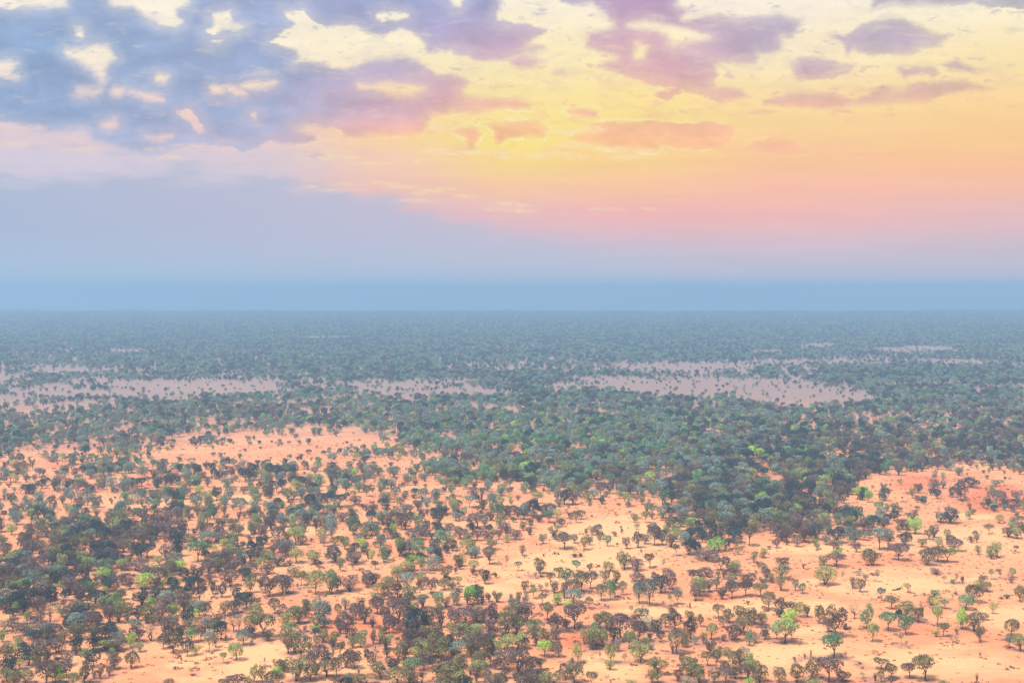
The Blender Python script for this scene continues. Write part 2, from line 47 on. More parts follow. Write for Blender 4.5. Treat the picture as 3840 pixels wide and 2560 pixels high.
CLOUDS = ["""-900,-400 1880,-400 1885,40 1865,60 1870,75 1980,90 2058,108 2050,130 2000,150 1975,172 2040,168 2055,190 1990,202 1900,225 1800,232 1740,212 1690,197 1600,200 1580,160 1535,120 1500,110 1440,145 1370,120 1330,100 1220,105 1160,70 1140,40 1070,52 1085,75 1110,90 1060,130 1015,158 1080,180 1110,185 1125,220 1105,235 1160,222 1200,230 1260,252 1310,248 1360,235 1410,215 1450,218 1520,212 1570,222 1620,255 1640,270 1700,275 1740,285 1770,310 1740,340 1760,355 1810,365 1880,365 1940,362 2000,390 1990,415 1940,418 1900,410 1840,420 1790,430 1690,428 1620,440 1600,480 1580,505 1450,512 1340,520 1300,512 1270,490 1200,478 1150,480 1100,490 1180,505 1195,530 1100,545 1000,530 970,560 900,570 870,545 820,550 760,545 700,555 640,570 560,590 500,580 430,560 350,530 330,500 300,490 180,500 150,480 90,475 0,455 -900,430""",
"""2060,-60 2560,-60 2540,20 2600,45 2560,70 2620,60 2700,50 2760,65 2830,58 2930,50 3020,72 3000,110 2975,145 2935,148 2940,190 2900,205 2850,210 2840,235 2790,245 2700,240 2720,262 2740,275 2690,290 2680,310 2690,325 2780,330 2820,370 2700,388 2600,350 2560,340 2500,380 2430,350 2530,330 2420,320 2350,290 2230,250 2260,232 2310,225 2240,195 2190,180 2200,125 2240,110 2300,95 2260,50 2220,20 2100,15""",
"""3170,130 3230,90 3290,72 3350,66 3400,72 3460,95 3500,120 3565,125 3530,175 3450,180 3430,210 3250,208 3200,190 3180,215 3150,160 3090,130 3130,120""",
"2960,240 3000,215 3080,212 3120,220 3160,240 3215,235 3200,265 3150,280 3130,300 2990,308 2960,270",
"3360,250 3440,242 3500,250 3540,280 3500,290 3430,285 3390,295 3370,270","3530,240 3590,225 3660,250 3720,260 3690,278 3620,275 3560,262",
"2850,372 2960,350 3060,338 3110,340 3200,368 3250,350 3310,317 3380,335 3440,305 3540,305 3620,295 3700,325 3745,335 3640,345 3550,350 3480,385 3350,390 3200,400 3080,410 2950,402 2870,395",
"3270,-400 4500,-400 4500,0 3850,32 3700,30 3650,15 3540,25 3450,25 3330,22 3265,45","1905,220 1960,200 2010,205 2055,235 2000,255 1940,265 1910,245",
"2070,265 2120,262 2120,285 2080,282","2110,415 2180,405 2230,415 2250,445 2200,445 2130,425",
"2210,465 2300,450 2400,455 2540,460 2650,455 2750,465 2760,505 2700,560 2600,560 2480,545 2460,575 2330,570 2200,545 2120,520 2160,495 2230,485",
"2820,525 2950,520 3050,575 2960,585 2850,570 2790,560","1690,490 1740,475 1790,475 1815,505 1780,545 1790,565 1750,560 1740,520 1700,500",
"1800,465 1870,455 2020,455 2060,485 2040,525 1990,515 1900,520 1880,545 1860,545 1850,500 1830,475","3120,568 3280,572 3420,575 3300,584 3150,582",
"1120,585 1200,570 1240,590 1180,600","380,575 440,560 500,580 430,590","2000,45 2060,50 2040,65 1990,60","2540,410 2580,420 2560,428"]
GAPS = ["-50,-50 250,-50 240,15 160,20 80,18 40,35 0,25 -50,20","380,-50 720,-50 700,12 660,35 655,60 680,85 660,105 600,88 560,65 500,25 430,15",
"800,55 860,45 875,90 915,100 895,110 840,105 800,130 775,120 800,95","250,195 300,190 360,170 400,180 425,215 400,235 385,300 350,265 320,240 255,210",
"-20,235 40,230 60,240 40,270 70,285 50,292 -20,280","295,340 370,342 350,353 300,352","430,341 460,340 450,355 430,352","490,343 560,356 610,376 560,372",
"795,330 840,333 835,350 800,344","855,328 905,328 920,353 880,364 860,347","905,320 960,308 1030,310 990,327 950,332 910,332","383,463 430,448 437,475 410,487 383,477",
"666,423 705,413 737,440 768,492 745,500 713,465","1350,323 1400,328 1430,318 1520,316 1590,332 1540,352 1480,347 1430,337","1412,58 1450,47 1525,60 1490,70 1450,67 1435,82",
"286,106 308,108 308,137 288,132","778,148 842,148 822,167 783,162","588,286 628,288 616,307 588,302","548,516 642,510 600,524","1690,-20 1745,-20 1722,22 1698,17",
"2360,96 2450,90 2540,110 2658,139 2520,168 2513,130 2450,105","2393,168 2422,178 2412,217 2383,217","940,430 960,425 955,440","2690,250 2740,255 2720,300 2695,290"]
GLINT = [(1430,685,60,3),(1300,690,60,3),(1500,701,60,4),(1620,714,50,5),(1560,751,70,3),(1740,735,40,3),(1900,765,50,5),(1950,790,60,5),(1680,708,45,3),(1160,700,30,3),
(1240,715,40,3),(1590,725,40,3),(1850,785,30,3),(1560,607,14,3),(1390,612,60,2),(1230,590,40,5),(1310,592,30,4),(2010,585,45,7),(1900,590,40,4),(2160,592,30,4),(2350,590,60,4),(1640,565,50,7),(1720,575,70,4),(1850,572,90,4),
(2150,545,60,6),(2280,555,70,4),(2420,565,60,4),(640,590,50,4),(560,560,40,4),(300,560,60,5),(60,540,60,8),(2270,783,60,2),(2440,783,40,2),(700,545,60,4),(1960,770,30,2),(2080,575,60,5),(2230,485,40,8),(2120,495,60,7),(1640,480,30,14)]
import bpy, math, random
import numpy as np
from mathutils import Vector
rng = np.random.default_rng(7); random.seed(7)
SC = bpy.context.scene
COL = SC.collection
H = 66.0; F = 4800.0; P = math.atan(195/4800)
CP, SP_ = math.cos(P), math.sin(P)

def srgb(c):
    c = np.asarray(c, float)/255.0
    return np.where(c <= .04045, c/12.92, ((c+.055)/1.055)**2.4)

def to_ground(px, py):
    xc = (px-1920)/F; yc = (1280-py)/F
    dy = CP+yc*SP_; dz = -SP_+yc*CP
    t = -H/dz
    return xc*t, dy*t
def to_photo(X, Y, Z):
    z = Z-H
    fwd = Y*CP-z*SP_; up = Y*SP_+z*CP
    fwd = np.maximum(fwd, 1e-3)
    return 1920+F*X/fwd, 1280-F*up/fwd

def vnoise(x, y, seed):
    x = np.asarray(x, float); y = np.asarray(y, float)
    g = np.random.default_rng(seed).random((257, 257))
    xi = np.floor(x).astype(int); yi = np.floor(y).astype(int)
    fx = x-xi; fy = y-yi; fx = fx*fx*(3-2*fx); fy = fy*fy*(3-2*fy)
    a = g[yi % 256, xi % 256]; b = g[yi % 256, (xi+1) % 256]; c = g[(yi+1) % 256, xi % 256]; d = g[(yi+1) % 256, (xi+1) % 256]
    return (a*(1-fx)+b*fx)*(1-fy)+(c*(1-fx)+d*fx)*fy
def fbm(x, y, seed, o=3):
    s = 0; a = 1; t = 0
    for i in range(o):
        s = s+a*vnoise(x*2**i+13.7*i, y*2**i+5.1*i, seed+i); t += a; a *= .5
    return s/t

def ground_z(X, Y):
    X = np.asarray(X, float); Y = np.asarray(Y, float)
    near = .5*(fbm(X/90+40, Y/90+40, 3)-.5)+7*(fbm(X/210+40, Y/700+40, 4, 4)-.5)*np.clip((Y-2500)/800, 0, 1)
    e = 3480+130*(fbm(X/260+50, 7+0*X, 5, 3)-.5)*2
    t = np.clip((Y-e)/2200, 0, 1); t = t*t*(3-2*t)
    r = np.clip((Y-7000)/16000, 0, 1); r = r*r*(3-2*r)
    hill = np.clip((X/np.maximum(Y, 1)-.19-.02*(vnoise(X/2500+9, Y*0, 8)))/.06, 0, 1); hill = hill*hill*(3-2*hill)
    hy = np.clip(1-np.abs(Y-9200)/1500, 0, 1); hy = np.minimum(hy*2, 1); hy = hy*hy*(3-2*hy)
    hill2 = np.clip(1-np.abs(X/np.maximum(Y, 1)+.03)/.45, 0, 1)**.5*(.90+.13*fbm(X/700+30, 0*Y, 23))
    return near*(1-t)-48*t+46*r+np.maximum(128*hill+3*vnoise(X/300, 0*Y, 25), 107*hill2)*hy

# ---------------------------------------------------------------- materials
def new_mat(name):
    m = bpy.data.materials.new(name); m.use_nodes = True
    nt = m.node_tree; nt.nodes.clear()
    return m, nt
def N(nt, t, **kw):
    n = nt.nodes.new(t)
    for k, v in kw.items():
        if k == 'ins':
            for kk, vv in v.items(): n.inputs[kk].default_value = vv
        else: setattr(n, k, v)
    return n
L = lambda nt, a, b: nt.links.new(a, b)

def leaf_material(name, col, tip, mixamt):
    m, nt = new_mat(name)
    out = N(nt, 'ShaderNodeOutputMaterial'); b = N(nt, 'ShaderNodeBsdfPrincipled', ins={'Roughness': .85, 'Specular IOR Level': .15})
    tr = N(nt, 'ShaderNodeBsdfTranslucent'); mx = N(nt, 'ShaderNodeMixShader', ins={0: .15})
    oi = N(nt, 'ShaderNodeObjectInfo'); geo = N(nt, 'ShaderNodeNewGeometry')
    tc = N(nt, 'ShaderNodeTexCoord')
    nz = N(nt, 'ShaderNodeTexNoise', ins={'Scale': 3.2, 'Detail': 2.0}); nz.noise_dimensions = '4D'
    w = N(nt, 'ShaderNodeMath', operation='MULTIPLY', ins={1: 57.0})
    L(nt, oi.outputs['Random'], w.inputs[0]); L(nt, w.outputs[0], nz.inputs['W']); L(nt, tc.outputs['Object'], nz.inputs['Vector'])
    r = N(nt, 'ShaderNodeMapRange', ins={1: .42, 2: .62, 3: 0, 4: 1}); L(nt, nz.outputs['Fac'], r.inputs[0])
    mm = N(nt, 'ShaderNodeMath', operation='MULTIPLY', ins={1: mixamt}); L(nt, r.outputs[0], mm.inputs[0])
    mix = N(nt, 'ShaderNodeMix', data_type='RGBA'); mix.inputs[6].default_value = (*col, 1); mix.inputs[7].default_value = (*tip, 1)
    L(nt, mm.outputs[0], mix.inputs[0])
    hs = N(nt, 'ShaderNodeHueSaturation')
    hv = N(nt, 'ShaderNodeMapRange', ins={1: 0, 2: 1, 3: .47, 4: .53}); L(nt, oi.outputs['Random'], hv.inputs[0])
    v1 = N(nt, 'ShaderNodeMath', operation='MULTIPLY', ins={1: 7.31}); v2 = N(nt, 'ShaderNodeMath', operation='FRACT')
    L(nt, oi.outputs['Random'], v1.inputs[0]); L(nt, v1.outputs[0], v2.inputs[0])
    v3 = N(nt, 'ShaderNodeMapRange', ins={1: 0, 2: 1, 3: .7, 4: 1.3}); L(nt, v2.outputs[0], v3.inputs[0])
    v4 = N(nt, 'ShaderNodeMapRange', ins={1: 0, 2: 1, 3: .65, 4: 1.35}); L(nt, geo.outputs['Random Per Island'], v4.inputs[0])
    v5 = N(nt, 'ShaderNodeMath', operation='MULTIPLY'); L(nt, v3.outputs[0], v5.inputs[0]); L(nt, v4.outputs[0], v5.inputs[1])
    L(nt, hv.outputs[0], hs.inputs['Hue']); L(nt, v5.outputs[0], hs.inputs['Value']); L(nt, mix.outputs[2], hs.inputs['Color'])
    L(nt, hs.outputs[0], b.inputs['Base Color']); L(nt, hs.outputs[0], tr.inputs['Color'])
    L(nt, b.outputs[0], mx.inputs[1]); L(nt, tr.outputs[0], mx.inputs[2]); L(nt, mx.outputs[0], out.inputs['Surface'])
    return m
LEAF = {k: leaf_material(n, c, t, a) for k, (n, c, t, a) in {
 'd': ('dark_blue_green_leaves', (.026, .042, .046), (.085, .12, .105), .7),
 'b': ('purple_brown_leaves', (.15, .10, .09), (.25, .175, .13), .7),
 'k': ('brown_olive_leaves', (.16, .135, .07), (.34, .30, .12), .7),
 'o': ('olive_leaves', (.25, .27, .095), (.44, .47, .15), .7),
 'g': ('grey_green_leaves', (.18, .235, .185), (.32, .38, .28), .7),
 'n': ('green_leaves', (.11, .225, .10), (.24, .40, .16), .8),
 'l': ('lime_leaves', (.26, .43, .075), (.48, .68, .10), .8),
 'y': ('yellow_green_leaves', (.34, .34, .10), (.52, .52, .13), .8),
 's': ('straw_leaves', (.36, .28, .19), (.48, .40, .27), .7)}.items()}
def bark_material():
    m, nt = new_mat('bark')
    out = N(nt, 'ShaderNodeOutputMaterial'); b = N(nt, 'ShaderNodeBsdfPrincipled', ins={'Roughness': .9, 'Specular IOR Level': .1})
    nz = N(nt, 'ShaderNodeTexNoise', ins={'Scale': 9.0, 'Detail': 4.0}); tc = N(nt, 'ShaderNodeTexCoord')
    cr = N(nt, 'ShaderNodeValToRGB'); cr.color_ramp.elements[0].color = (.045, .032, .032, 1); cr.color_ramp.elements[1].color = (.14, .10, .085, 1)
    L(nt, tc.outputs['Object'], nz.inputs['Vector']); L(nt, nz.outputs['Fac'], cr.inputs[0]); L(nt, cr.outputs[0], b.inputs['Base Color']); L(nt, b.outputs[0], out.inputs['Surface'])
    return m
BARK = bark_material()

# ---------------------------------------------------------------- tree shapes (unit height, unit crown width)
def tube(vs, fs, pts, rad, n=5):
    base = len(vs); pts = [np.array(p, float) for p in pts]
    for i, p in enumerate(pts):
        d = pts[min(i+1, len(pts)-1)]-pts[max(i-1, 0)]; d /= np.linalg.norm(d)+1e-9
        a = np.cross(d, (0, 0, 1) if abs(d[2]) < .9 else (1, 0, 0)); a /= np.linalg.norm(a); b = np.cross(d, a)
        for k in range(n):
            t = 2*math.pi*k/n; vs.append(p+rad[i]*(math.cos(t)*a+math.sin(t)*b))
    for i in range(len(pts)-1):
        for k in range(n):
            fs.append((base+i*n+k, base+i*n+(k+1) % n, base+(i+1)*n+(k+1) % n, base+(i+1)*n+k))
    fs.append(tuple(base+k for k in range(n))[::-1]); fs.append(tuple(base+(len(pts)-1)*n+k for k in range(n)))

def leaves(pos, nrm, size, r):
    n = len(pos)
    a = r.normal(size=(n, 3)); a -= (a*nrm).sum(1, keepdims=True)*nrm; a /= np.linalg.norm(a, axis=1, keepdims=True)+1e-9
    b = np.cross(nrm, a)
    s = size*r.uniform(.55, 1.45, (n, 1)); e = r.uniform(.45, 1, (n, 1))
    v = np.stack([pos-a*s-b*s*e*.5, pos+a*s*.3-b*s*e, pos+a*s+b*s*e*.4, pos-a*s*.4+b*s*e], 1).reshape(-1, 3)
    f = np.arange(n*4).reshape(-1, 4)
    return v, f

def crown_points(kind, n, r):
    """lobed volume sampled near its surface -> positions, outward normals"""
    lobes = []
    if kind == 'U':
        for i in range(9):
            a = r.uniform(0, 6.283); d = .33*math.sqrt(r.random()); lobes.append((d*math.cos(a), d*math.sin(a), .76-.5*d*d+r.uniform(-.05, .03), r.uniform(.17, .23), 1.0))
    elif kind == 'R':
        lobes.append((0, 0, .60, .38, 1.05))
        for i in range(9):
            a = r.uniform(0, 6.283); el = r.uniform(-.5, 1.2); d = .25; lobes.append((d*math.cos(a)*math.cos(el), d*math.sin(a)*math.cos(el), .60+.24*math.sin(el), r.uniform(.17, .24), 1.0))
    elif kind == 'T':
        for i in range(11):
            a = r.uniform(0, 6.283); d = .33*math.sqrt(r.random()); lobes.append((d*math.cos(a), d*math.sin(a), r.uniform(.34, .80)-.10*d, r.uniform(.17, .25), 1.0))
    elif kind == 'C':
        for i in range(9):
            a = r.uniform(0, 6.283); d = .2*math.sqrt(r.random()); z = .3+.58*i/8; lobes.append((d*math.cos(a), d*math.sin(a), z, r.uniform(.22, .30)*(1-.3*abs(z-.6)), .55))
    elif kind == 'P':
        for i in range(12):
            a = r.uniform(0, 6.283); d = .38*math.sqrt(r.random()); lobes.append((d*math.cos(a), d*math.sin(a), r.uniform(.42, .88)-.2*d, r.uniform(.10, .17), 1.0))
    elif kind == 'S':
        for i in range(5):
            a = r.uniform(0, 6.283); d = .22*r.random(); lobes.append((d*math.cos(a), d*math.sin(a), r.uniform(.5, .85), r.uniform(.16, .26), .6))
    else:   # V vase shrub, W bare bush
        for i in range(12):
            a = r.uniform(0, 6.283); d = .36*math.sqrt(r.random()); z = .35+.45*r.random()
            lobes.append((d*math.cos(a)*(.4+z*.75), d*math.sin(a)*(.4+z*.75), z, r.uniform(.15, .2), .95))
        lobes.append((0, 0, .3, .14, 1.6))
    lobes = np.array(lobes); w = lobes[:, 3]**2; w /= w.sum()
    P_, N_ = [], []
    need = n
    while need > 0:
        k = r.choice(len(lobes), need*3, p=w)
        d = r.normal(size=(need*3, 3)); d /= np.linalg.norm(d, axis=1, keepdims=True)
        if kind in 'UTRP': d[:, 2] = np.where((d[:, 2] < -.2) & (r.random(len(d)) < .5), -d[:, 2], d[:, 2])
        lo = lobes[k]; rad = lo[:, 3:4]*(1-.35*r.random((len(k), 1))**2.2)*(1+.10*r.normal(size=(len(k), 1)))
        sc = np.stack([np.ones(len(k)), np.ones(len(k)), lo[:, 4]], 1)
        p = lo[:, :3]+d*rad*sc
        q = (p[:, None, :]-lobes[None, :, :3]); q[:, :, 2] /= lobes[None, :, 4]
        ins = (np.linalg.norm(q, axis=2) < lobes[None, :, 3]*.72).any(1)
        keep = (~ins) & (p[:, 2] < 1.02) & (p[:, 2] > .06)
        p = p[keep][:need]; nn = (d[keep]/1.0)[:need]
        P_.append(p); N_.append(nn); need -= len(p)
    P_ = np.concatenate(P_); N_ = np.concatenate(N_)
    hr = np.hypot(P_[:, 0], P_[:, 1]); m = np.quantile(hr, .95); P_[:, :2] *= .5/m
    top = np.quantile(P_[:, 2], .99); P_[:, 2] *= .99/top
    return P_, N_, lobes

def tree_geo(kind, seed, n, size, limbs=True, sides=5):
    r = np.random.default_rng(seed)
    pos, nrm, lobes = crown_points(kind, n, r)
    nrm = nrm+.55*r.normal(size=nrm.shape); nrm /= np.linalg.norm(nrm, axis=1, keepdims=True)
    lv, lf = leaves(pos, nrm, size, r)
    tv, tf = [], []
    if kind in 'VW':
        ns = 9 if kind == 'V' else 14
        for i in range(ns):
            a = 6.283*i/ns+r.uniform(-.3, .3); s = r.uniform(.12, .40); hgt = r.uniform(.6, .95)
            mid = (s*.42*math.cos(a), s*.42*math.sin(a), hgt*.45); end = (s*math.cos(a+.2), s*math.sin(a+.2), hgt)
            tube(tv, tf, [(.02*math.cos(a), .02*math.sin(a), -.03), mid, end], [.022, .015, .004], 4)
            if limbs:
                for k in range(3 if kind == 'W' else 1):
                    o = r.normal(size=3)*.13; tube(tv, tf, [mid, (mid[0]*1.6+o[0], mid[1]*1.6+o[1], min(.95, mid[2]+.32+o[2]))], [.010, .003], 3)
    else:
        fork = {'U': .34, 'R': .24, 'T': .24, 'C': .25, 'P': .3, 'S': .35}[kind]*r.uniform(.85, 1.15)
        lx, ly = r.uniform(-.03, .03, 2); tr = .03 if kind != 'S' else .022
        multi = 1 if kind in 'URSC' else (2 if r.random() < .5 else 1)
        for q in range(multi):
            ox = .05*(q-.5*(multi-1))*2
            tube(tv, tf, [(ox*.3, 0, -.03), (ox+lx, ly, fork*.5), (ox*1.6+lx*2, ly*2, fork)], [tr*1.25, tr, tr*.85], sides)
            if limbs or q == 0:
                sel = lobes[r.permutation(len(lobes))[:(6 if limbs else 3)]]
                for lo in sel:
                    st = np.array((ox*1.6+lx*2, ly*2, fork-.02)); en = np.array(lo[:3])
                    md = st*.45+en*.55+np.array((0, 0, -.05))
                    tube(tv, tf, [st, md, en+(0, 0, .04)], [tr*.6, tr*.38, tr*.12], 4 if limbs else 3)
    return np.array(tv), tf, lv, lf

def mesh_from(name, parts):
    """parts: list of (verts, faces, material, smooth)"""
    vs = np.concatenate([np.asarray(p[0], float) for p in parts]); fs = []; mi = []; off = 0
    for i, p in enumerate(parts):
        for f in p[1]: fs.append(tuple(int(x)+off for x in f)); mi.append(i)
        off += len(p[0])
    me = bpy.data.meshes.new(name); me.from_pydata(vs.tolist(), [], fs)
    for p in parts: me.materials.append(p[2])
    me.polygons.foreach_set('material_index', mi); me.update()
    return me

# ---------------------------------------------------------------- read the tree list
SHAPE_FOR = 'TTTRTUT'
items = []
for key, (x0, y0, k, txt) in TILES.items():
    for e in txt.split(';'):
        a = e.split(','); c = a[4].strip()
        x, yb, w, h = (float(v) for v in a[:4])
        sh = c[1] if len(c) > 1 else ('W' if False else random.choice(SHAPE_FOR))
        px, py = x0+x/k, y0+yb/k
        gx, gy = to_ground(px, py)
        gz = float(ground_z(gx, gy)); d = math.hypot(gy, H)
        items.append(dict(px=px, py=py, w=w/k/F*d*1.08, h=h/k/F*d*1.02, area=w*h/k/k, c=c[0], s=sh, X=float(gx), Y=float(gy), Z=gz, pw=w/k, ph=h/k))
def kind_of(i):
    return 'shrub' if i['s'] == 'V' else 'bush' if i['s'] == 'W' else 'sapling' if i['s'] == 'S' else 'tree'
items.sort(key=lambda i: -i['area'])
real, rest, cnt = [], [], {}
for i in items:
    kd = kind_of(i); i['kind'] = kd
    seen = i['py']-i['ph'] < 2548
    if seen and cnt.get(kd, 0) < 296 and (kd != 'tree' or i['py'] > 1960 or i['area'] > 2400) and i['area'] > 60:
        cnt[kd] = cnt.get(kd, 0)+1; real.append(i)
    else: rest.append(i)
print('REAL', cnt, 'rest', len(rest))

# ---------------------------------------------------------------- things
NEAR = {}
def near_geo(sh, var):
    if (sh, var) not in NEAR:
        n = {'U': 1500, 'R': 1700, 'T': 1500, 'C': 1300, 'P': 520, 'S': 260, 'V': 1300, 'W': 170}[sh]
        size = {'P': .021, 'S': .04, 'W': .018}.get(sh, .027)
        NEAR[(sh, var)] = tree_geo(sh, 100*ord(sh)+var, n, size)
    return NEAR[(sh, var)]
MESH = {}
def part_mesh(sh, var, c):
    if (sh, var, 't') not in MESH:
        tv, tf, lv, lf = near_geo(sh, var)
        me = mesh_from('trunk', [(tv, tf, BARK, 1)]); me.polygons.foreach_set('use_smooth', [True]*len(me.polygons)); MESH[(sh, var, 't')] = me
    if (sh, var, c) not in MESH:
        tv, tf, lv, lf = near_geo(sh, var)
        MESH[(sh, var, c)] = mesh_from('crown', [(lv, lf, LEAF[c], 0)])
    return MESH[(sh, var, 't')], MESH[(sh, var, c)]
NVAR = {'U': 5, 'R': 5, 'T': 8, 'C': 3, 'P': 4, 'S': 3, 'V': 5, 'W': 4}
NAMES = {'tree': 'tree', 'shrub': 'shrub', 'bush': 'bare_bush', 'sapling': 'sapling'}
PARTS = {'tree': ('trunk', 'crown'), 'shrub': ('stems', 'foliage'), 'bush': ('branches', 'foliage'), 'sapling': ('stem', 'crown')}
GROUP = {'tree': 'trees scattered over the near plain', 'shrub': 'multi-stemmed shrubs on the near plain', 'bush': 'bare twiggy bushes on the near plain', 'sapling': 'saplings on the open sand'}
for i in real:
    kd = i['kind']
    root = bpy.data.objects.new(NAMES[kd], None); COL.objects.link(root); root.empty_display_size = .5
    root.location = (i['X'], i['Y'], i['Z']); root.rotation_euler = (0, 0, random.uniform(0, 6.283)); root.scale = (i['w'], i['w'], i['h'])
    v = random.randrange(NVAR[i['s']]); t, c = part_mesh(i['s'], v, i['c'])
    for nm, me in zip(PARTS[kd], (t, c)):
        o = bpy.data.objects.new(nm, me); COL.objects.link(o); o.parent = root
    root['category'] = {'bush': 'bush'}.get(kd, kd); root['group'] = GROUP[kd]; i['obj'] = root

# labels: look first, then the neighbour that tells it apart, then the place
COLW = {'d': 'dark blue-green', 'b': 'purplish brown', 'k': 'brownish olive', 'o': 'olive green', 'g': 'grey-green', 'n': 'fresh green', 'l': 'bright lime', 'y': 'yellow-green', 's': 'pale straw'}
SHW = {'U': 'flat-topped tree', 'R': 'round-headed tree', 'T': 'bushy tree', 'C': 'slender tree', 'P': 'thin see-through tree', 'S': 'sapling', 'V': 'vase-shaped shrub', 'W': 'bare twiggy bush'}
def sizew(i):
    a = i['w']*i['h']; q = i['h']/i['w']
    s = 'tiny' if a < 2 else 'small' if a < 6 else 'mid-sized' if a < 11 else 'large' if a < 17 else 'very large'
    if i['s'] in 'TUR' and q > 1.35: s += ' tall'
    elif i['s'] in 'TVR' and q < .72: s += ' low'
    return s
def look(i, full=True): return (sizew(i)+' ' if full else '')+COLW[i['c']]+' '+SHW[i['s']]
def place(i):
    x, y = i['px'], i['py']-i['ph']*.5
    hz = ['at far left', 'at left', 'left of centre', 'at centre', 'right of centre', 'at right', 'at far right'][min(6, int(x/3840*7))]
    if x < 0: hz = 'at far left'
    return 'bottom edge '*(y > 2440)+hz if y > 2440 else hz
def place2(i):
    x, y = i['px'], i['py']-i['ph']*.5
    hz = ['far left', 'left', 'left of centre', 'centre', 'right of centre', 'right', 'far right'][max(0, min(6, int(x/3840*7)))]
    vt = 'bottom edge' if y > 2430 else 'foreground' if y > 2230 else 'middle distance' if y > 2000 else 'edge of the woodland'
    return vt+', '+hz
def rel(i, j):
    dx = j['px']-i['px']; dy = j['py']-i['py']
    if abs(dx) < .45*(i['pw']+j['pw'])*.9 and abs(dy) > 8: return 'behind' if dy > 0 else 'in front of'
    return 'left of' if dx > 0 else 'right of'
near_of = {}
for i in real:
    near_of[id(i)] = sorted((j for j in real if j is not i), key=lambda j: (j['px']-i['px'])**2+(1.6*(j['py']-i['py']))**2-(6000 if j['c'] in 'lyns' else 0))[:6]
used = set()
for i in real:
    i['lone'] = i['py'] > 1950 and not any(j is not i and abs(j['px']-i['px']) < 60 and abs(j['py']-i['py']) < 45 for j in items)
wc = lambda s: len(s.replace(',', '').split())
def cands(i):
    if i['lone']: yield 'lone '+look(i)+' on bare sand, '+place2(i)
    for j in near_of[id(i)][:5]:
        for c in (look(i)+' '+rel(i, j)+' a '+look(j, False)+', '+place2(i), look(i, False)+' '+rel(i, j)+' a '+look(j, False)+', '+place2(i)): yield c
    yield look(i)+' standing '+place(i)
    for j in near_of[id(i)][:4]: yield look(i)+' just '+rel(i, j)+' a '+look(j, False)
    for j in near_of[id(i)][:6]: yield look(i)+' '+rel(i, j)+' a '+look(j)
    for j in near_of[id(i)][:6]: yield look(i)+' '+rel(i, j)+' a '+look(j, False)+', '+place2(i)
    for j in near_of[id(i)][:6]: yield look(i)+' '+rel(i, j)+' a '+look(j)+', '+place(i)
    for a in near_of[id(i)][:5]:
        for b in near_of[id(i)][:5]:
            if a is not b: yield look(i, False)+' '+rel(i, a)+' a '+look(a, False)+' and '+rel(i, b)+' a '+COLW[b['c']]+' one'
base = {}
for i in real: base.setdefault(look(i)+' standing '+place(i), []).append(i)
for i in real:
    lab = None
    for c in cands(i):
        if c in base and len(base[c]) > 1: continue
        if c not in used and wc(c) <= 16: lab = c; break
    if lab is None: lab = look(i)+', '+place2(i); print('DUP', lab)
    used.add(lab); i['obj']['label'] = lab.replace(' a olive', ' an olive')

# fallen timber
def fallen(px, py, ln, rot, seed, label):
    r = np.random.default_rng(seed); gx, gy = to_ground(px, py); vs, fs = [], []
    tube(vs, fs, [(-ln/2, 0, .10), (-ln*.1, .1, .16), (ln*.25, .05, .22), (ln/2, .2, .45)], [.15, .12, .09, .03], 7)
    for k in range(9):
        t = r.uniform(-.2, .45)*ln; e = (t+r.uniform(-.1, .9), r.uniform(-.8, .8), r.uniform(.3, 1.1)); tube(vs, fs, [(t, .08, .30), ((t+e[0])/2, e[1]*.6, .3+e[2]*.5), e], [.06, .04, .012], 4)
    me = mesh_from('fallen_tree', [(vs, fs, BARK, 1)]); o = bpy.data.objects.new('fallen_tree', me); COL.objects.link(o)
    o.location = (float(gx), float(gy), float(ground_z(gx, gy))); o.rotation_euler = (0, 0, rot); o['category'] = 'fallen tree'; o['label'] = label
fallen(3366, 2214, 2.6, .2, 1, 'dark fallen dead tree lying on the pale sand, right of centre')
fallen(690, 1957, 3.0, .5, 2, 'fallen grey log beside the large purplish brown thicket, left')
fallen(2402, 1776, 3.2, .1, 3, 'short dark log lying at the edge of the dense green woodland')

# ---------------------------------------------------------------- cover field and woodland points
RY = np.array([r[0] for r in ROWS], float); RV = np.array([[int(c) for c in r[1]] for r in ROWS], float)
RX = np.arange(16)*240+120.0
def cover(px, py):
    fx = np.clip((px-120)/240, 0, 14.999); xi = fx.astype(int); fx = fx-xi
    yi = np.clip(np.searchsorted(RY, py)-1, 0, len(RY)-2); fy = np.clip((py-RY[yi])/(RY[yi+1]-RY[yi]), 0, 1)
    v = (RV[yi, xi]*(1-fx)+RV[yi, xi+1]*fx)*(1-fy)+(RV[yi+1, xi]*(1-fx)+RV[yi+1, xi+1]*fx)*fy
    for cx, cy, rx, ry, m in CLEAR:
        wob = 1+.5*(fbm(px/70, py/12, int(cx))-.5)*2
        q = np.hypot((px-cx)/rx, (py-cy)/ry)/wob
        s = np.clip((q-.8)/.45, 0, 1); v = v*(m+(1-m)*s)
    return v/9*np.where(py > 2000, np.clip(1-(py-1980)/140, .55, 1), 1)
def thin(X, Y): return fbm(X/170+20, Y/95+20, 141, 4)
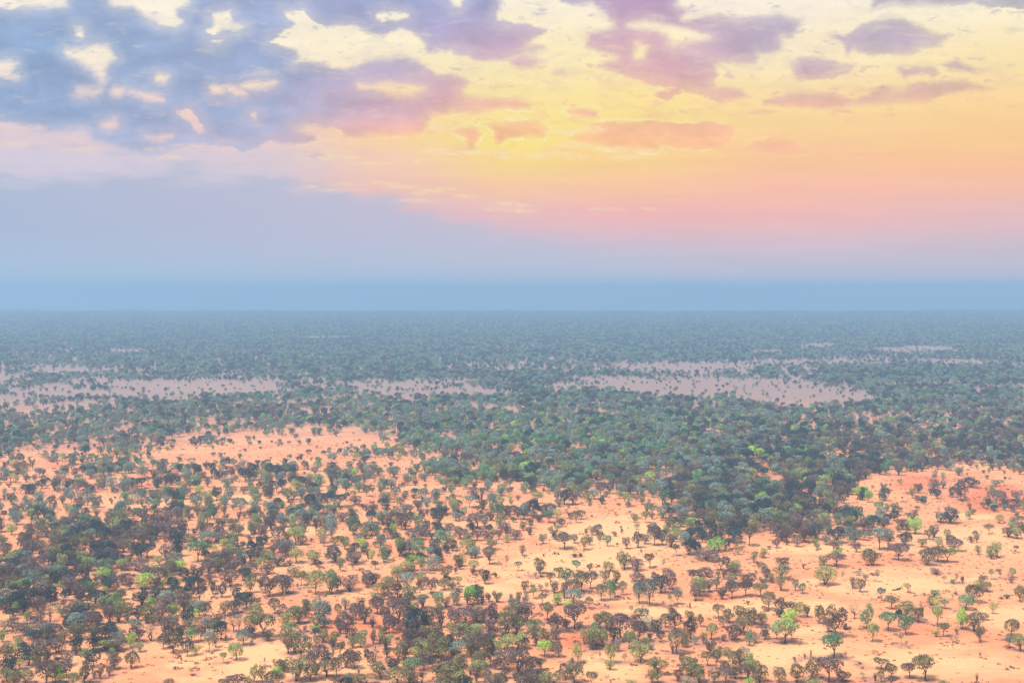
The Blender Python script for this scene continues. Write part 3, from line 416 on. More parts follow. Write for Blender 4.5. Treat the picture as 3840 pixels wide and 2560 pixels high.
def scatter(y0, y1, cell, smul, lod):
    ys = np.arange(y0, y1, cell); P_ = []
    for y in ys:
        hw = y*.47+15; xs = np.arange(-hw, hw, cell); P_.append(np.stack([xs, np.full(len(xs), y)], 1))
    p = np.concatenate(P_); p += rng.uniform(-.5, .5, p.shape)*cell
    X, Y = p[:, 0], p[:, 1]; px, py = to_photo(X, Y, 0*X)
    py2 = np.clip(py, 1170, 2560)
    c = cover(px, py2)
    cl = fbm(X/22+60, Y/34+60, 31, 3); cl = (cl-.5)*2.2
    dense = np.clip(c+cl*(1-c)*c*3.0, 0, 1)
    far_w = np.clip((Y-520)/300, 0, 1)*np.clip((3100-Y)/900, 0, 1)
    st = np.clip((thin(X, Y)-.48)/.07, 0, 1)
    dense *= 1-far_w*st*.5*np.clip((1.35-c)/.5, 0, 1)*np.where(px < 1500, .6, 1)
    pr = dense**1.15
    pr *= 1-.75*np.clip((fbm(X/13+70, Y/24+70, 151, 3)-.56)/.06, 0, 1)*np.clip((1500-Y)/500, 0, 1)
    pr = np.maximum(pr, .05*np.clip((Y-600)/200, 0, 1))
    keep = rng.random(len(p)) < pr
    return X[keep], Y[keep], px[keep], py[keep], c[keep]
CLS = 'dbkognlys'
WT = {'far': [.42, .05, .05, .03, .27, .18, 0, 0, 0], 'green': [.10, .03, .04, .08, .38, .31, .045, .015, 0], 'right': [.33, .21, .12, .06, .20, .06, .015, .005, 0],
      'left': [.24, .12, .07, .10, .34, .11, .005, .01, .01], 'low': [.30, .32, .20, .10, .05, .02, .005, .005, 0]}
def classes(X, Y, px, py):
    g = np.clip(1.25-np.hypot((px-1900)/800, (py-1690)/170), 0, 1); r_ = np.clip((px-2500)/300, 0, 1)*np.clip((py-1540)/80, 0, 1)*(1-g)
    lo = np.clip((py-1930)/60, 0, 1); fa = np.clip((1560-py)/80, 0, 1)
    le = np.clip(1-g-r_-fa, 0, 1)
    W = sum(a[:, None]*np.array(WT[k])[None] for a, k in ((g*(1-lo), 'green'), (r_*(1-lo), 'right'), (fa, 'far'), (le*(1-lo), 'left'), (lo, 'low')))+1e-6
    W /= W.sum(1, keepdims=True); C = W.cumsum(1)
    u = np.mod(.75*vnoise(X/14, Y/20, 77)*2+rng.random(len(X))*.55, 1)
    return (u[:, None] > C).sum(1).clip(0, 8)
real_xy = np.array([(i['X'], i['Y'], max(1.2, i['w']*.42)) for i in items])
allp = []
for (y0, y1, cell, smul) in ((190, 470, 2.7, 1), (470, 1000, 3.3, .84), (1000, 1900, 4.3, .92), (1900, 3900, 6.2, 1.1)):
    X, Y, px, py, c = scatter(y0, y1, cell, smul, 0)
    if y0 < 600:
        ok = np.ones(len(X), bool)
        for a, b, rr in real_xy:
            ok &= (X-a)**2+((Y-b)*.8)**2 > (rr*.75+.2)**2
        X, Y, px, py, c = X[ok], Y[ok], px[ok], py[ok], c[ok]
    k = classes(X, Y, px, py)
    # sizes differ from tree to tree; scrub fringes are smaller
    s = rng.uniform(.62, 1.15, len(X))*smul*(.55+.45*c)
    s = np.where(rng.random(len(X)) < .14, s*.5, s)
    allp.append((X, Y, 4.1*s*rng.uniform(.85, 1.2, len(X)), 4.6*s*rng.uniform(.8, 1.2, len(X)), k))
X = np.concatenate([a[0] for a in allp]); Y = np.concatenate([a[1] for a in allp]); W_ = np.concatenate([a[2] for a in allp]); H_ = np.concatenate([a[3] for a in allp]); K_ = np.concatenate([a[4] for a in allp])
sh_ = rng.choice(5, len(X), p=[.36, .36, .06, .17, .05])
# measured trees that are past the 300
KMAP = {'T': 0, 'R': 1, 'U': 2, 'V': 3, 'C': 4, 'P': 0, 'S': 4, 'W': 3}
if rest:
    X = np.concatenate([X, [i['X'] for i in rest]]); Y = np.concatenate([Y, [i['Y'] for i in rest]]); W_ = np.concatenate([W_, [i['w'] for i in rest]]); H_ = np.concatenate([H_, [i['h'] for i in rest]])
    K_ = np.concatenate([K_, [CLS.index(i['c']) for i in rest]]); sh_ = np.concatenate([sh_, [KMAP[i['s']] for i in rest]])
nb = 2600      # knee-high scrub between the trees
by = np.sqrt(rng.uniform(190**2, 560**2, nb)); bx = rng.uniform(-1, 1, nb)*(by*.45+8); bqx, bqy = to_photo(bx, by, 0*bx)
bk = rng.random(nb) < np.clip(cover(bqx, bqy)*1.8+.07, 0, .8); bx, by = bx[bk], by[bk]
bs = rng.uniform(.7, 2.0, len(bx))
X = np.concatenate([X, bx]); Y = np.concatenate([Y, by]); W_ = np.concatenate([W_, bs*1.15]); H_ = np.concatenate([H_, bs*rng.uniform(.7, 1.25, len(bx))])
K_ = np.concatenate([K_, rng.choice(9, len(bx), p=[.18, .24, .22, .15, .06, .04, .02, .05, .04])]); sh_ = np.concatenate([sh_, rng.choice(5, len(bx), p=[.15, .25, 0, .5, .1])])
lod = np.where(Y < 480, 0, np.where(Y < 1150, 1, 2))
print('WOODLAND', len(X), [(lod == q).sum() for q in range(3)])

protos = bpy.data.collections.new('woodland_kinds')
idx_of = {}
LODP = [(1150, .030, True), (600, .046, False), (130, .10, False)]
def add_proto(name, me):
    o = bpy.data.objects.new(name, me); protos.objects.link(o); return o
n_ = 0
for q in range(3):
    n, size, limbs = LODP[q]
    for si, sh in enumerate('TRUVC'):
        for var in range(2 if q < 2 else 1):
            tv, tf, lv, lf = tree_geo(sh, 9000+q*100+si*10+var, n, size, limbs, 4)
            for ci, c in enumerate(CLS):
                me = mesh_from('woodland_tree', [(tv, tf, BARK, 1), (lv, lf, LEAF[c], 0)])
                add_proto('kind_%04d' % n_, me); idx_of[(q, si, var, ci)] = n_; n_ += 1
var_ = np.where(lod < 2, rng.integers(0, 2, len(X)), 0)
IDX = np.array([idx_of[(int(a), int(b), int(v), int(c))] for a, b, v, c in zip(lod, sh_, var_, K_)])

def instancer(name, X, Y, Z, S, R, IDX, coll, label, cat):
    me = bpy.data.meshes.new(name); me.vertices.add(len(X)); me.vertices.foreach_set('co', np.stack([X, Y, Z], 1).ravel())
    a = me.attributes.new('size', 'FLOAT_VECTOR', 'POINT'); a.data.foreach_set('vector', S.ravel())
    a = me.attributes.new('turn', 'FLOAT_VECTOR', 'POINT'); a.data.foreach_set('vector', R.ravel())
    a = me.attributes.new('pick', 'INT', 'POINT'); a.data.foreach_set('value', IDX.astype(np.int32))
    me.update(); o = bpy.data.objects.new(name, me); COL.objects.link(o)
    g = bpy.data.node_groups.new(name, 'GeometryNodeTree')
    g.interface.new_socket('Geometry', in_out='INPUT', socket_type='NodeSocketGeometry'); g.interface.new_socket('Geometry', in_out='OUTPUT', socket_type='NodeSocketGeometry')
    gi = g.nodes.new('NodeGroupInput'); go = g.nodes.new('NodeGroupOutput'); ci = g.nodes.new('GeometryNodeCollectionInfo'); ci.inputs['Collection'].default_value = coll
    ci.inputs['Separate Children'].default_value = True; ci.inputs['Reset Children'].default_value = True
    ip = g.nodes.new('GeometryNodeInstanceOnPoints'); ip.inputs['Pick Instance'].default_value = True
    def na(n, t):
        x = g.nodes.new('GeometryNodeInputNamedAttribute'); x.data_type = t; x.inputs['Name'].default_value = n; return [s for s in x.outputs if s.enabled][0]
    g.links.new(gi.outputs[0], ip.inputs['Points']); g.links.new(ci.outputs[0], ip.inputs['Instance'])
    g.links.new(na('pick', 'INT'), ip.inputs['Instance Index']); g.links.new(na('size', 'FLOAT_VECTOR'), ip.inputs['Scale']); g.links.new(na('turn', 'FLOAT_VECTOR'), ip.inputs['Rotation'])
    g.links.new(ip.outputs[0], go.inputs[0])
    m = o.modifiers.new('scatter', 'NODES'); m.node_group = g
    o['kind'] = 'stuff'; o['label'] = label; o['category'] = cat
    return o
Z = ground_z(X, Y)
zero = np.zeros(len(X))
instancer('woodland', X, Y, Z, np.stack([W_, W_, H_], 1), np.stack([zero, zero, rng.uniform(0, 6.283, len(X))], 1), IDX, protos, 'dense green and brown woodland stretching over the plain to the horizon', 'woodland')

# ---------------------------------------------------------------- ground cover: tufts, twigs and seedlings
def tuft_mesh(name, seed, mat, n, spread, size, twig):
    r = np.random.default_rng(seed); a = r.uniform(0, 6.283, n); d = spread*np.sqrt(r.random(n))
    pos = np.stack([d*np.cos(a), d*np.sin(a), r.uniform(.05, .9, n)*(1-d/spread*.6)], 1)
    nr = r.normal(size=(n, 3)); nr[:, 2] += .8; nr /= np.linalg.norm(nr, axis=1, keepdims=True)
    lv, lf = leaves(pos, nr, size, r); parts = [(lv, lf, mat, 0)]
    if twig:
        tv, tf = [], []
        for k in range(5): tube(tv, tf, [(0, 0, 0), (r.normal()*.25, r.normal()*.25, r.uniform(.5, 1))], [.035, .01], 3)
        parts.append((tv, tf, BARK, 0))
    return mesh_from(name, parts)
tufts = bpy.data.collections.new('tuft_kinds')
DRY = leaf_material('dry_grass', (.38, .20, .13), (.48, .30, .17), .8)
RUST = leaf_material('rusty_litter', (.30, .13, .085), (.26, .14, .11), .8)
for i, me in enumerate([tuft_mesh('tuft', 1, DRY, 26, .6, .16, False), tuft_mesh('tuft', 2, RUST, 26, .6, .16, False), tuft_mesh('tuft', 3, LEAF['b'], 34, .45, .11, True),
                        tuft_mesh('tuft', 4, LEAF['k'], 34, .45, .11, True), tuft_mesh('tuft', 5, LEAF['s'], 20, .5, .10, True)]):
    o = bpy.data.objects.new('tuft_%02d' % i, me); tufts.objects.link(o)
nt_ = 100000
Yt = np.sqrt(rng.uniform(185**2, 560**2, nt_)); Xt = rng.uniform(-1, 1, nt_)*(Yt*.46+8)
pxt, pyt = to_photo(Xt, Yt, 0*Xt)
def blobs(px, py, lst, seed, amp=.55):
    v = np.zeros(np.shape(px))
    nz = 1+amp*2*(fbm(px/90+200, py/22+200, seed, 3)-.5)
    for cx, cy, rx, ry, s in lst:
        q = np.hypot((px-cx)/rx, (py-cy)/ry)*nz
        v = np.maximum(v, s*np.clip(1.35-q, 0, 1)/1.0)
    return np.clip(v, 0, 1)
near_tree = np.zeros(nt_)
for a, b, rr in real_xy: near_tree = np.maximum(near_tree, np.exp(-((Xt-a)**2+(Yt-b)**2)/(2*(rr*1.5)**2)))
sandt = blobs(pxt, pyt, SAND, 51)
pr = (.10+.5*near_tree+.35*fbm(Xt/9+90, Yt/12+90, 61, 3)**2)*(1-.8*sandt)
kp = rng.random(nt_) < pr; Xt, Yt, near_tree = Xt[kp], Yt[kp], near_tree[kp]
st = rng.uniform(.12, .5, len(Xt))**1.0; st = np.where(rng.random(len(Xt)) < .05, st*2.4, st)
it = np.where(rng.random(len(Xt)) < .45, 1, rng.integers(0, 5, len(Xt)))
zt = np.zeros(len(Xt))
instancer('dry_grass', Xt, Yt, ground_z(Xt, Yt), np.stack([st*1.5, st*1.5, st*.8], 1), np.stack([zt, zt, rng.uniform(0, 6.283, len(Xt))], 1), it, tufts, 'dry grass tufts, twigs and leaf litter scattered on the orange sand', 'dry grass')

# ---------------------------------------------------------------- ground
ys = np.concatenate([np.array([-3000, -1000, -300, 0, 80, 130, 160, 180]), to_ground(1920, np.linspace(2620, 1165, 460))[1]])
ys = ys[np.concatenate([[True], np.diff(ys) > .2])]
ys = np.concatenate([ys[ys < 4000], np.linspace(4050, 9000, 60), np.linspace(9200, 40000, 120)])
us = np.concatenate([np.linspace(-2.2, -.55, 22)[:-1], np.linspace(-.55, .55, 400), np.linspace(.55, 2.2, 22)[1:]])
GX = us[None, :]*np.maximum(ys, 260)[:, None]; GY = np.repeat(ys[:, None], len(us), 1)
GX = np.clip(GX, -39000, 39000)
GZ = ground_z(GX, GY)
ny, nx = GX.shape
idx = np.arange(ny*nx).reshape(ny, nx)
F_ = np.stack([idx[:-1, :-1], idx[:-1, 1:], idx[1:, 1:], idx[1:, :-1]], -1).reshape(-1, 4)
gm = bpy.data.meshes.new('ground')
gm.vertices.add(ny*nx); gm.vertices.foreach_set('co', np.stack([GX, GY, GZ], -1).ravel())
gm.loops.add(F_.size); gm.loops.foreach_set('vertex_index', F_.ravel().astype(np.int32))
gm.polygons.add(len(F_)); gm.polygons.foreach_set('loop_start', (np.arange(len(F_))*4).astype(np.int32))
gm.update(calc_edges=True); gm.validate()
gm.polygons.foreach_set('use_smooth', [True]*len(gm.polygons))
ppx, ppy = to_photo(GX.ravel(), GY.ravel(), 0*GX.ravel()); ppy = np.where(GY.ravel() < 150, 3000, ppy)
sand = blobs(ppx, ppy, SAND, 51); red = blobs(ppx, ppy, RED, 52, .4)
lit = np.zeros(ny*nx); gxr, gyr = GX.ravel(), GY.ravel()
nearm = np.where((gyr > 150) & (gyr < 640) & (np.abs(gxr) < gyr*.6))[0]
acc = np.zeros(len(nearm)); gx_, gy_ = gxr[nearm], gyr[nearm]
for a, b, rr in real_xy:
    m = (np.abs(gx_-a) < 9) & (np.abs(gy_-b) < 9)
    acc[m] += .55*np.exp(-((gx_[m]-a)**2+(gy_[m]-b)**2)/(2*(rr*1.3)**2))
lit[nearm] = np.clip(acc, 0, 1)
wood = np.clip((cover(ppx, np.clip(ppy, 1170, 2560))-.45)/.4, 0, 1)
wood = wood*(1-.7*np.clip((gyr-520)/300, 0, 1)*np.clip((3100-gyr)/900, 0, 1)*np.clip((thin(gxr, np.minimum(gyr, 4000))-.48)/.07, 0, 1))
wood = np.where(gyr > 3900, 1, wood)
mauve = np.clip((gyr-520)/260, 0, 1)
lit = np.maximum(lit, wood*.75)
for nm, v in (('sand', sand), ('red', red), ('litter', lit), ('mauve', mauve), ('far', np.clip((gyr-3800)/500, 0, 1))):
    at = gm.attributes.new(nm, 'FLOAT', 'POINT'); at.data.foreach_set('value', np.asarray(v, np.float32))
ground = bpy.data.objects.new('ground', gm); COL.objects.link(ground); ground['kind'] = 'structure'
m, nt = new_mat('red_sandy_soil')
out = N(nt, 'ShaderNodeOutputMaterial'); b = N(nt, 'ShaderNodeBsdfPrincipled', ins={'Roughness': .95, 'Specular IOR Level': .1})
tc = N(nt, 'ShaderNodeTexCoord')
def attr(n): a = N(nt, 'ShaderNodeAttribute'); a.attribute_name = n; return a.outputs['Fac']
def noise(scale, detail=5, sc=(1, 1, 1), rough=.6):
    mp = N(nt, 'ShaderNodeMapping'); mp.inputs['Scale'].default_value = sc; L(nt, tc.outputs['Object'], mp.inputs[0])
    n = N(nt, 'ShaderNodeTexNoise', ins={'Scale': scale, 'Detail': detail, 'Roughness': rough}); L(nt, mp.outputs[0], n.inputs['Vector']); return n.outputs['Fac']
def mrange(s, a, b_, c=0, d=1):
    n = N(nt, 'ShaderNodeMapRange', ins={1: a, 2: b_, 3: c, 4: d}); L(nt, s, n.inputs[0]); return n.outputs[0]
def math_(op, a, b_):
    n = N(nt, 'ShaderNodeMath', operation=op)
    for k, v in enumerate((a, b_)):
        if isinstance(v, (int, float)): n.inputs[k].default_value = v
        else: L(nt, v, n.inputs[k])
    return n.outputs[0]
def mixc(f, a, b_):
    n = N(nt, 'ShaderNodeMix', data_type='RGBA')
    if isinstance(f, (int, float)): n.inputs[0].default_value = f
    else: L(nt, f, n.inputs[0])
    for k, v in ((6, a), (7, b_)):
        if isinstance(v, tuple): n.inputs[k].default_value = (*v, 1)
        else: L(nt, v, n.inputs[k])
    return n.outputs[2]
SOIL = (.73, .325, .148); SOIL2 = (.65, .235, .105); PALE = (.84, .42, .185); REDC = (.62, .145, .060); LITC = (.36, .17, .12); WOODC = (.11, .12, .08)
c = mixc(mrange(noise(.06), .35, .65), SOIL, SOIL2)
c = mixc(math_('MULTIPLY', mrange(noise(.02, 4, (1, 2.2, 1)), .48, .66), .55), c, PALE)
sn = math_('ADD', attr('sand'), math_('MULTIPLY', math_('SUBTRACT', noise(.11, 6, (1, 1.8, 1)), .5), 1.1))
c = mixc(mrange(sn, .22, .72, 0, .95), c, PALE)
rn = math_('ADD', attr('red'), math_('MULTIPLY', math_('SUBTRACT', noise(.10, 6), .5), .8))
c = mixc(mrange(rn, .3, .9, 0, .8), c, REDC)
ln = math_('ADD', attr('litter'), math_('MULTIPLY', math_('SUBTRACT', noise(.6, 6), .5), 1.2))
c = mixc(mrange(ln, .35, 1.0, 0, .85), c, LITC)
c = mixc(math_('MULTIPLY', mrange(noise(1.3, 8, (1, 1, 1), .75), .5, .68), .42), c, LITC)
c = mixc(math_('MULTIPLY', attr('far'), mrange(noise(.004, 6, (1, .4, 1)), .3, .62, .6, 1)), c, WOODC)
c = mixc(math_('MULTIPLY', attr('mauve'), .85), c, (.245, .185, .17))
hs = N(nt, 'ShaderNodeHueSaturation'); L(nt, c, hs.inputs['Color']); L(nt, mrange(noise(2.5, 8, (1, 1, 1), .8), .3, .7, .86, 1.14), hs.inputs['Value'])
L(nt, hs.outputs[0], b.inputs['Base Color'])
bp = N(nt, 'ShaderNodeBump', ins={'Strength': .5, 'Distance': .25}); L(nt, noise(.8, 8), bp.inputs['Height']); L(nt, bp.outputs[0], b.inputs['Normal'])
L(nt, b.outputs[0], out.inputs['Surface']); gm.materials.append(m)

# ---------------------------------------------------------------- sky: a real cloud dome far beyond the plain
R_SKY = 90000.0
xs = np.concatenate([np.linspace(-9000, -200, 50)[:-1], np.linspace(-200, 4040, 620), np.linspace(4040, 12840, 50)[1:]])
yy = np.concatenate([np.linspace(-4200, -100, 60)[:-1], np.linspace(-100, 1110, 260), [1130, 1160, 1200]])
PX, PY = np.meshgrid(xs, yy)
def grid_colour(G):
    gy = np.array([g[0] for g in G], float); gv = srgb([g[1] for g in G]); gx = np.array(SKX, float)
    fx = np.clip(np.interp(PX, gx, np.arange(len(gx))), 0, len(gx)-1.0001); xi = fx.astype(int); fx = (fx-xi)[..., None]
    fy = np.clip(np.interp(PY, gy, np.arange(len(gy))), 0, len(gy)-1.0001); yi = fy.astype(int); fy = (fy-yi)[..., None]
    fx = fx*fx*(3-2*fx)*.5+fx*.5; fy = fy*fy*(3-2*fy)*.4+fy*.6
    return (gv[yi, xi]*(1-fx)+gv[yi, xi+1]*fx)*(1-fy)+(gv[yi+1, xi]*(1-fx)+gv[yi+1, xi+1]*fx)*fy
sky_c = grid_colour(SKY); cl_c = grid_colour(CLOUD)
def parse(s): return np.array([[float(v) for v in p.split(',')] for p in s.split()])
def sdf(poly):
    ax, ay = poly[:, 0], poly[:, 1]; bx, by = np.roll(ax, -1), np.roll(ay, -1)
    mn = np.full(PX.shape, 1e9); ins = np.zeros(PX.shape, bool)
    for k in range(len(ax)):
        ex, ey = bx[k]-ax[k], by[k]-ay[k]; wx, wy = PX-ax[k], PY-ay[k]
        t = np.clip((wx*ex+wy*ey)/(ex*ex+ey*ey+1e-9), 0, 1)
        mn = np.minimum(mn, np.hypot(wx-t*ex, wy-t*ey))
        cr = ((ay[k] > PY) != (by[k] > PY)) & (PX < ex*(PY-ay[k])/(ey if abs(ey) > 1e-9 else 1e-9)+ax[k]); ins ^= cr
    return np.where(ins, mn, -mn)
S_ = np.full(PX.shape, -400.0)
for p in CLOUDS: S_ = np.maximum(S_, sdf(parse(p)))
for p in GAPS: S_ = np.minimum(S_, -sdf(parse(p)))
# clouds carry on outside the picture
outn = (fbm(PX/420+60, PY/190+60, 91, 4)-.5)*500
ow = np.clip(np.maximum(np.maximum(-PY-60, -PX-100), PX-3900)/250, 0, 1)
S_ = np.clip(S_*(1-ow)+outn*ow, -120, 120)
gl = np.zeros(PX.shape)
for cx, cy, rx, ry in GLINT: gl = np.maximum(gl, np.clip(1.6-np.hypot((PX-cx)/rx, (PY-cy)/(ry+3)), 0, 1))
rim = np.exp(-((PX-2080)/900)**2-((PY-520)/260)**2)
xc = (PX-1920)/F; yc = (1280-PY)/F
D = np.stack([xc, CP+yc*SP_, -SP_+yc*CP], -1); D /= np.linalg.norm(D, axis=-1, keepdims=True)
V = D*R_SKY; V[..., 2] += H
fade = np.clip((PX+9000)/3000, 0, 1)*np.clip((12840-PX)/3000, 0, 1)*np.clip((PY+4200)/2000, 0, 1)
fade = fade*fade*(3-2*fade)
ny, nx = PX.shape; idx = np.arange(ny*nx).reshape(ny, nx)
F_ = np.stack([idx[:-1, :-1], idx[:-1, 1:], idx[1:, 1:], idx[1:, :-1]], -1).reshape(-1, 4)
sm = bpy.data.meshes.new('sky'); sm.vertices.add(ny*nx); sm.vertices.foreach_set('co', V.ravel())
sm.loops.add(F_.size); sm.loops.foreach_set('vertex_index', F_.ravel().astype(np.int32))
sm.polygons.add(len(F_)); sm.polygons.foreach_set('loop_start', (np.arange(len(F_))*4).astype(np.int32)); sm.update(calc_edges=True); sm.validate()
BANK = '-9000,640 -200,662 300,655 700,640 1080,660 1120,700 1420,725 1560,790 1800,840 2000,890 2500,950 2500,1300 -9000,1300'
bank = np.clip(sdf(parse(BANK)), -200, 200)
slate = srgb([[173, 186, 213]])[0]*(1-np.clip(PX/2300, 0, 1))[..., None]+srgb([[206, 194, 212]])[0]*np.clip(PX/2300, 0, 1)[..., None]
sb = np.clip((PY-860)/220, 0, 1)[..., None]; slate = slate*(1-sb)+(srgb([[174, 198, 221]])[0]*(1-np.clip(PX/2600, 0, 1))[..., None]+srgb([[203, 200, 216]])[0]*np.clip(PX/2600, 0, 1)[..., None])*sb
for nm, v in (('bank', bank), ('cover', S_), ('rim', rim), ('glint', gl), ('fade', fade), ('px', PX), ('py', PY)):
    at = sm.attributes.new(nm, 'FLOAT', 'POINT'); at.data.foreach_set('value', np.asarray(v, np.float32).ravel())
for nm, v in (('clear', sky_c), ('cloud', cl_c), ('slate', slate)):
    at = sm.attributes.new(nm, 'FLOAT_COLOR', 'POINT'); at.data.foreach_set('color', np.concatenate([v, np.ones(v.shape[:2]+(1,))], -1).astype(np.float32).ravel())
sky = bpy.data.objects.new('sky', sm); COL.objects.link(sky); sky['kind'] = 'structure'
m, nt = new_mat('evening_sky')
out = N(nt, 'ShaderNodeOutputMaterial')
cmb = N(nt, 'ShaderNodeCombineXYZ'); L(nt, attr('px'), cmb.inputs[0]); L(nt, attr('py'), cmb.inputs[1])
def snoise(sx, sy, detail, rough=.55, off=0, dist=0):
    mp = N(nt, 'ShaderNodeMapping'); mp.inputs['Scale'].default_value = (1/sx, 1/sy, 1); mp.inputs['Location'].default_value = (off, off, off); L(nt, cmb.outputs[0], mp.inputs[0])
    n = N(nt, 'ShaderNodeTexNoise', ins={'Scale': 1.0, 'Detail': detail, 'Roughness': rough, 'Distortion': dist}); L(nt, mp.outputs[0], n.inputs['Vector']); return n.outputs['Fac']
nz1 = math_('SUBTRACT', snoise(95, 48, 6, .62), .5); nz2 = math_('SUBTRACT', snoise(30, 15, 7, .68, 7), .5)
cov = math_('ADD', attr('cover'), math_('ADD', math_('MULTIPLY', nz1, 42), math_('MULTIPLY', nz2, 30)))
soft = snoise(600, 260, 3, .5, 3)
hi = mrange(soft, .35, .65, 6, 32); lo_ = math_('MULTIPLY', hi, -.6)
mr = N(nt, 'ShaderNodeMapRange', interpolation_type='SMOOTHSTEP'); L(nt, cov, mr.inputs[0]); L(nt, lo_, mr.inputs[1]); L(nt, hi, mr.inputs[2]); mask = mr.outputs[0]
def cattr(n): a = N(nt, 'ShaderNodeAttribute'); a.attribute_name = n; return a.outputs['Color']
hsv = N(nt, 'ShaderNodeHueSaturation'); L(nt, cattr('cloud'), hsv.inputs['Color']); L(nt, mrange(snoise(260, 120, 7, .64, 11, .4), .3, .7, .84, 1.15), hsv.inputs['Value'])
edge = mrange(cov, 0, 55, 1, 0); cl2 = mixc(math_('MULTIPLY', edge, .26), hsv.outputs[0], cattr('clear'))
hs2 = N(nt, 'ShaderNodeHueSaturation'); L(nt, cattr('clear'), hs2.inputs['Color']); L(nt, mrange(snoise(700, 60, 4, .55, 15), .3, .7, .965, 1.04), hs2.inputs['Value'])
colr = mixc(mask, hs2.outputs[0], cl2)
wm = math_('MULTIPLY', mrange(snoise(130, 65, 7, .66, 51, .5), .50, .68), mrange(math_('ABSOLUTE', math_('ADD', cov, 18), 0), 20, 85, 1, 0))
colr = mixc(math_('MULTIPLY', wm, .24), colr, mixc(mask, hsv.outputs[0], cattr('clear')) if False else mixc(mask, cattr('cloud'), cattr('clear')))
vm = math_('MULTIPLY', mrange(snoise(150, 62, 7, .68, 61, .6), .50, .66), mrange(cov, -110, -20, 0, 1)); colr = mixc(math_('MULTIPLY', vm, math_('MULTIPLY', math_('SUBTRACT', 1, mask), math_('ADD', .14, math_('MULTIPLY', attr('rim'), .5)))), colr, cattr('cloud'))
gm_ = math_('MULTIPLY', mrange(snoise(170, 50, 6, .66, 71, .3), .56, .72), mask); colr = mixc(math_('MULTIPLY', gm_, .34), colr, cattr('clear'))
bn = math_('ADD', attr('bank'), math_('MULTIPLY', math_('SUBTRACT', snoise(260, 80, 7, .62, 81), .5), 220))
bmr = N(nt, 'ShaderNodeMapRange', interpolation_type='SMOOTHSTEP', ins={1: -35, 2: 60, 3: 0, 4: .92}); L(nt, bn, bmr.inputs[0]); colr = mixc(bmr.outputs[0], colr, cattr('slate'))
fm = math_('MULTIPLY', math_('MULTIPLY', mrange(snoise(80, 34, 6, .6, 91, .3), .575, .65), mrange(cov, -150, -20, 0, 1)), mrange(attr('py'), 620, 470, 0, 1))
colr = mixc(math_('MULTIPLY', math_('MULTIPLY', fm, .5), math_('SUBTRACT', 1, mask)), colr, cattr('cloud'))
# lit rims
d_ = math_('ABSOLUTE', math_('ADD', cov, 4), 0); rimm = mrange(d_, 0, 7, 1, 0)
rw = math_('MULTIPLY', math_('MULTIPLY', rimm, math_('ADD', math_('POWER', attr('rim'), 1.6), .03)), mrange(snoise(90, 50, 4, .6, 21), .42, .6))
colr = mixc(math_('MULTIPLY', rw, .9), colr, tuple(srgb((255, 243, 190))))
# broken bright and grey wisps low by the sun
gi_ = math_('MULTIPLY', attr('glint'), mrange(snoise(34, 7, 5, .65, 31), .42, .52)); colr = mixc(math_('MULTIPLY', gi_, math_('ADD', .35, math_('MULTIPLY', attr('rim'), .6))), colr, tuple(srgb((255, 226, 176))))
wf = math_('MULTIPLY', attr('rim'), mrange(snoise(90, 26, 6, .65, 41, .6), .56, .68)); colr = mixc(math_('MULTIPLY', wf, .25), colr, tuple(srgb((255, 238, 150))))
em = N(nt, 'ShaderNodeEmission'); em.inputs['Strength'].default_value = 2**-.6; L(nt, colr, em.inputs['Color'])
trn = N(nt, 'ShaderNodeBsdfTransparent'); ms = N(nt, 'ShaderNodeMixShader'); L(nt, attr('fade'), ms.inputs[0]); L(nt, trn.outputs[0], ms.inputs[1]); L(nt, em.outputs[0], ms.inputs[2])
L(nt, ms.outputs[0], out.inputs['Surface']); sm.materials.append(m)
m.cycles.emission_sampling = 'NONE'

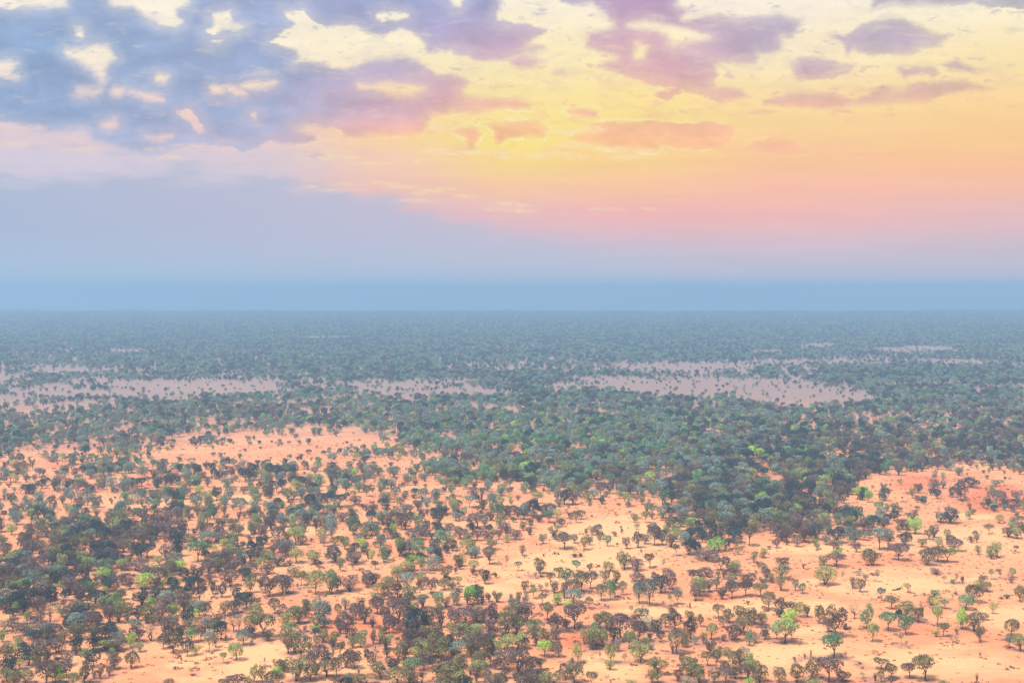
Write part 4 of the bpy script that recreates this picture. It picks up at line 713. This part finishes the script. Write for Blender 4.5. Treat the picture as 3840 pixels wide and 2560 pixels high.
# ---------------------------------------------------------------- haze
def box(x0, x1, y0, y1, z0, z1):
    v = [(x, y, z) for z in (z0, z1) for y in (y0, y1) for x in (x0, x1)]
    return v, [(0, 2, 3, 1), (4, 5, 7, 6), (0, 1, 5, 4), (2, 6, 7, 3), (0, 4, 6, 2), (1, 3, 7, 5)]
hv, hf = box(-40000, 40000, -3100, 41000, float(GZ.min())-1, max(70.5, float(GZ.max())+1))
hm = bpy.data.meshes.new('haze'); hm.from_pydata(hv, [], hf); haze = bpy.data.objects.new('haze', hm); COL.objects.link(haze); haze['kind'] = 'stuff'
haze['label'] = 'pale blue haze filling the air over the whole plain'; haze['category'] = 'haze'
m, nt = new_mat('blue_haze'); out = N(nt, 'ShaderNodeOutputMaterial'); pv = N(nt, 'ShaderNodeVolumePrincipled')
pv.inputs['Color'].default_value = (.35, .60, .83, 1); pv.inputs['Density'].default_value = .00053; pv.inputs['Anisotropy'].default_value = .15
L(nt, pv.outputs[0], out.inputs['Volume']); hm.materials.append(m)

# ---------------------------------------------------------------- light
SUN_EL, SUN_AZ = 64, -125      # degrees; azimuth measured to the right of the view direction
w = bpy.data.worlds.new('World'); SC.world = w; w.use_nodes = True; nt = w.node_tree; nt.nodes.clear()
st_ = nt.nodes.new('ShaderNodeTexSky'); st_.sky_type = 'NISHITA'; st_.sun_disc = False; st_.sun_elevation = math.radians(SUN_EL); st_.sun_rotation = math.radians(SUN_AZ)
bg = nt.nodes.new('ShaderNodeBackground'); bg.inputs[1].default_value = .12; wo = nt.nodes.new('ShaderNodeOutputWorld')
nt.links.new(st_.outputs[0], bg.inputs[0]); nt.links.new(bg.outputs[0], wo.inputs[0])
sl = bpy.data.lights.new('sun', 'SUN'); sl.energy = 3.7; sl.angle = math.radians(14); sl.color = (1, .93, .84)
so = bpy.data.objects.new('sun', sl); COL.objects.link(so)
el, az = math.radians(SUN_EL), math.radians(SUN_AZ)
so.rotation_euler = (-Vector((math.sin(az)*math.cos(el), math.cos(az)*math.cos(el), math.sin(el)))).to_track_quat('-Z', 'Y').to_euler()

cam = bpy.data.cameras.new('camera'); cam.lens = 36*F/3840; cam.sensor_width = 36; cam.clip_start = 1; cam.clip_end = 200000
co = bpy.data.objects.new('camera', cam); COL.objects.link(co); co.location = (0, 0, H); co.rotation_euler = (math.pi/2-P, 0, 0); SC.camera = co
SC.view_settings.view_transform = 'Standard'; SC.view_settings.look = 'None'; SC.view_settings.exposure = .6; SC.view_settings.gamma = 1
SC.cycles.max_bounces = 5; SC.cycles.diffuse_bounces = 3; SC.cycles.transmission_bounces = 3; SC.cycles.transparent_max_bounces = 8; SC.cycles.volume_bounces = 1
SC.render.engine = 'CYCLES'
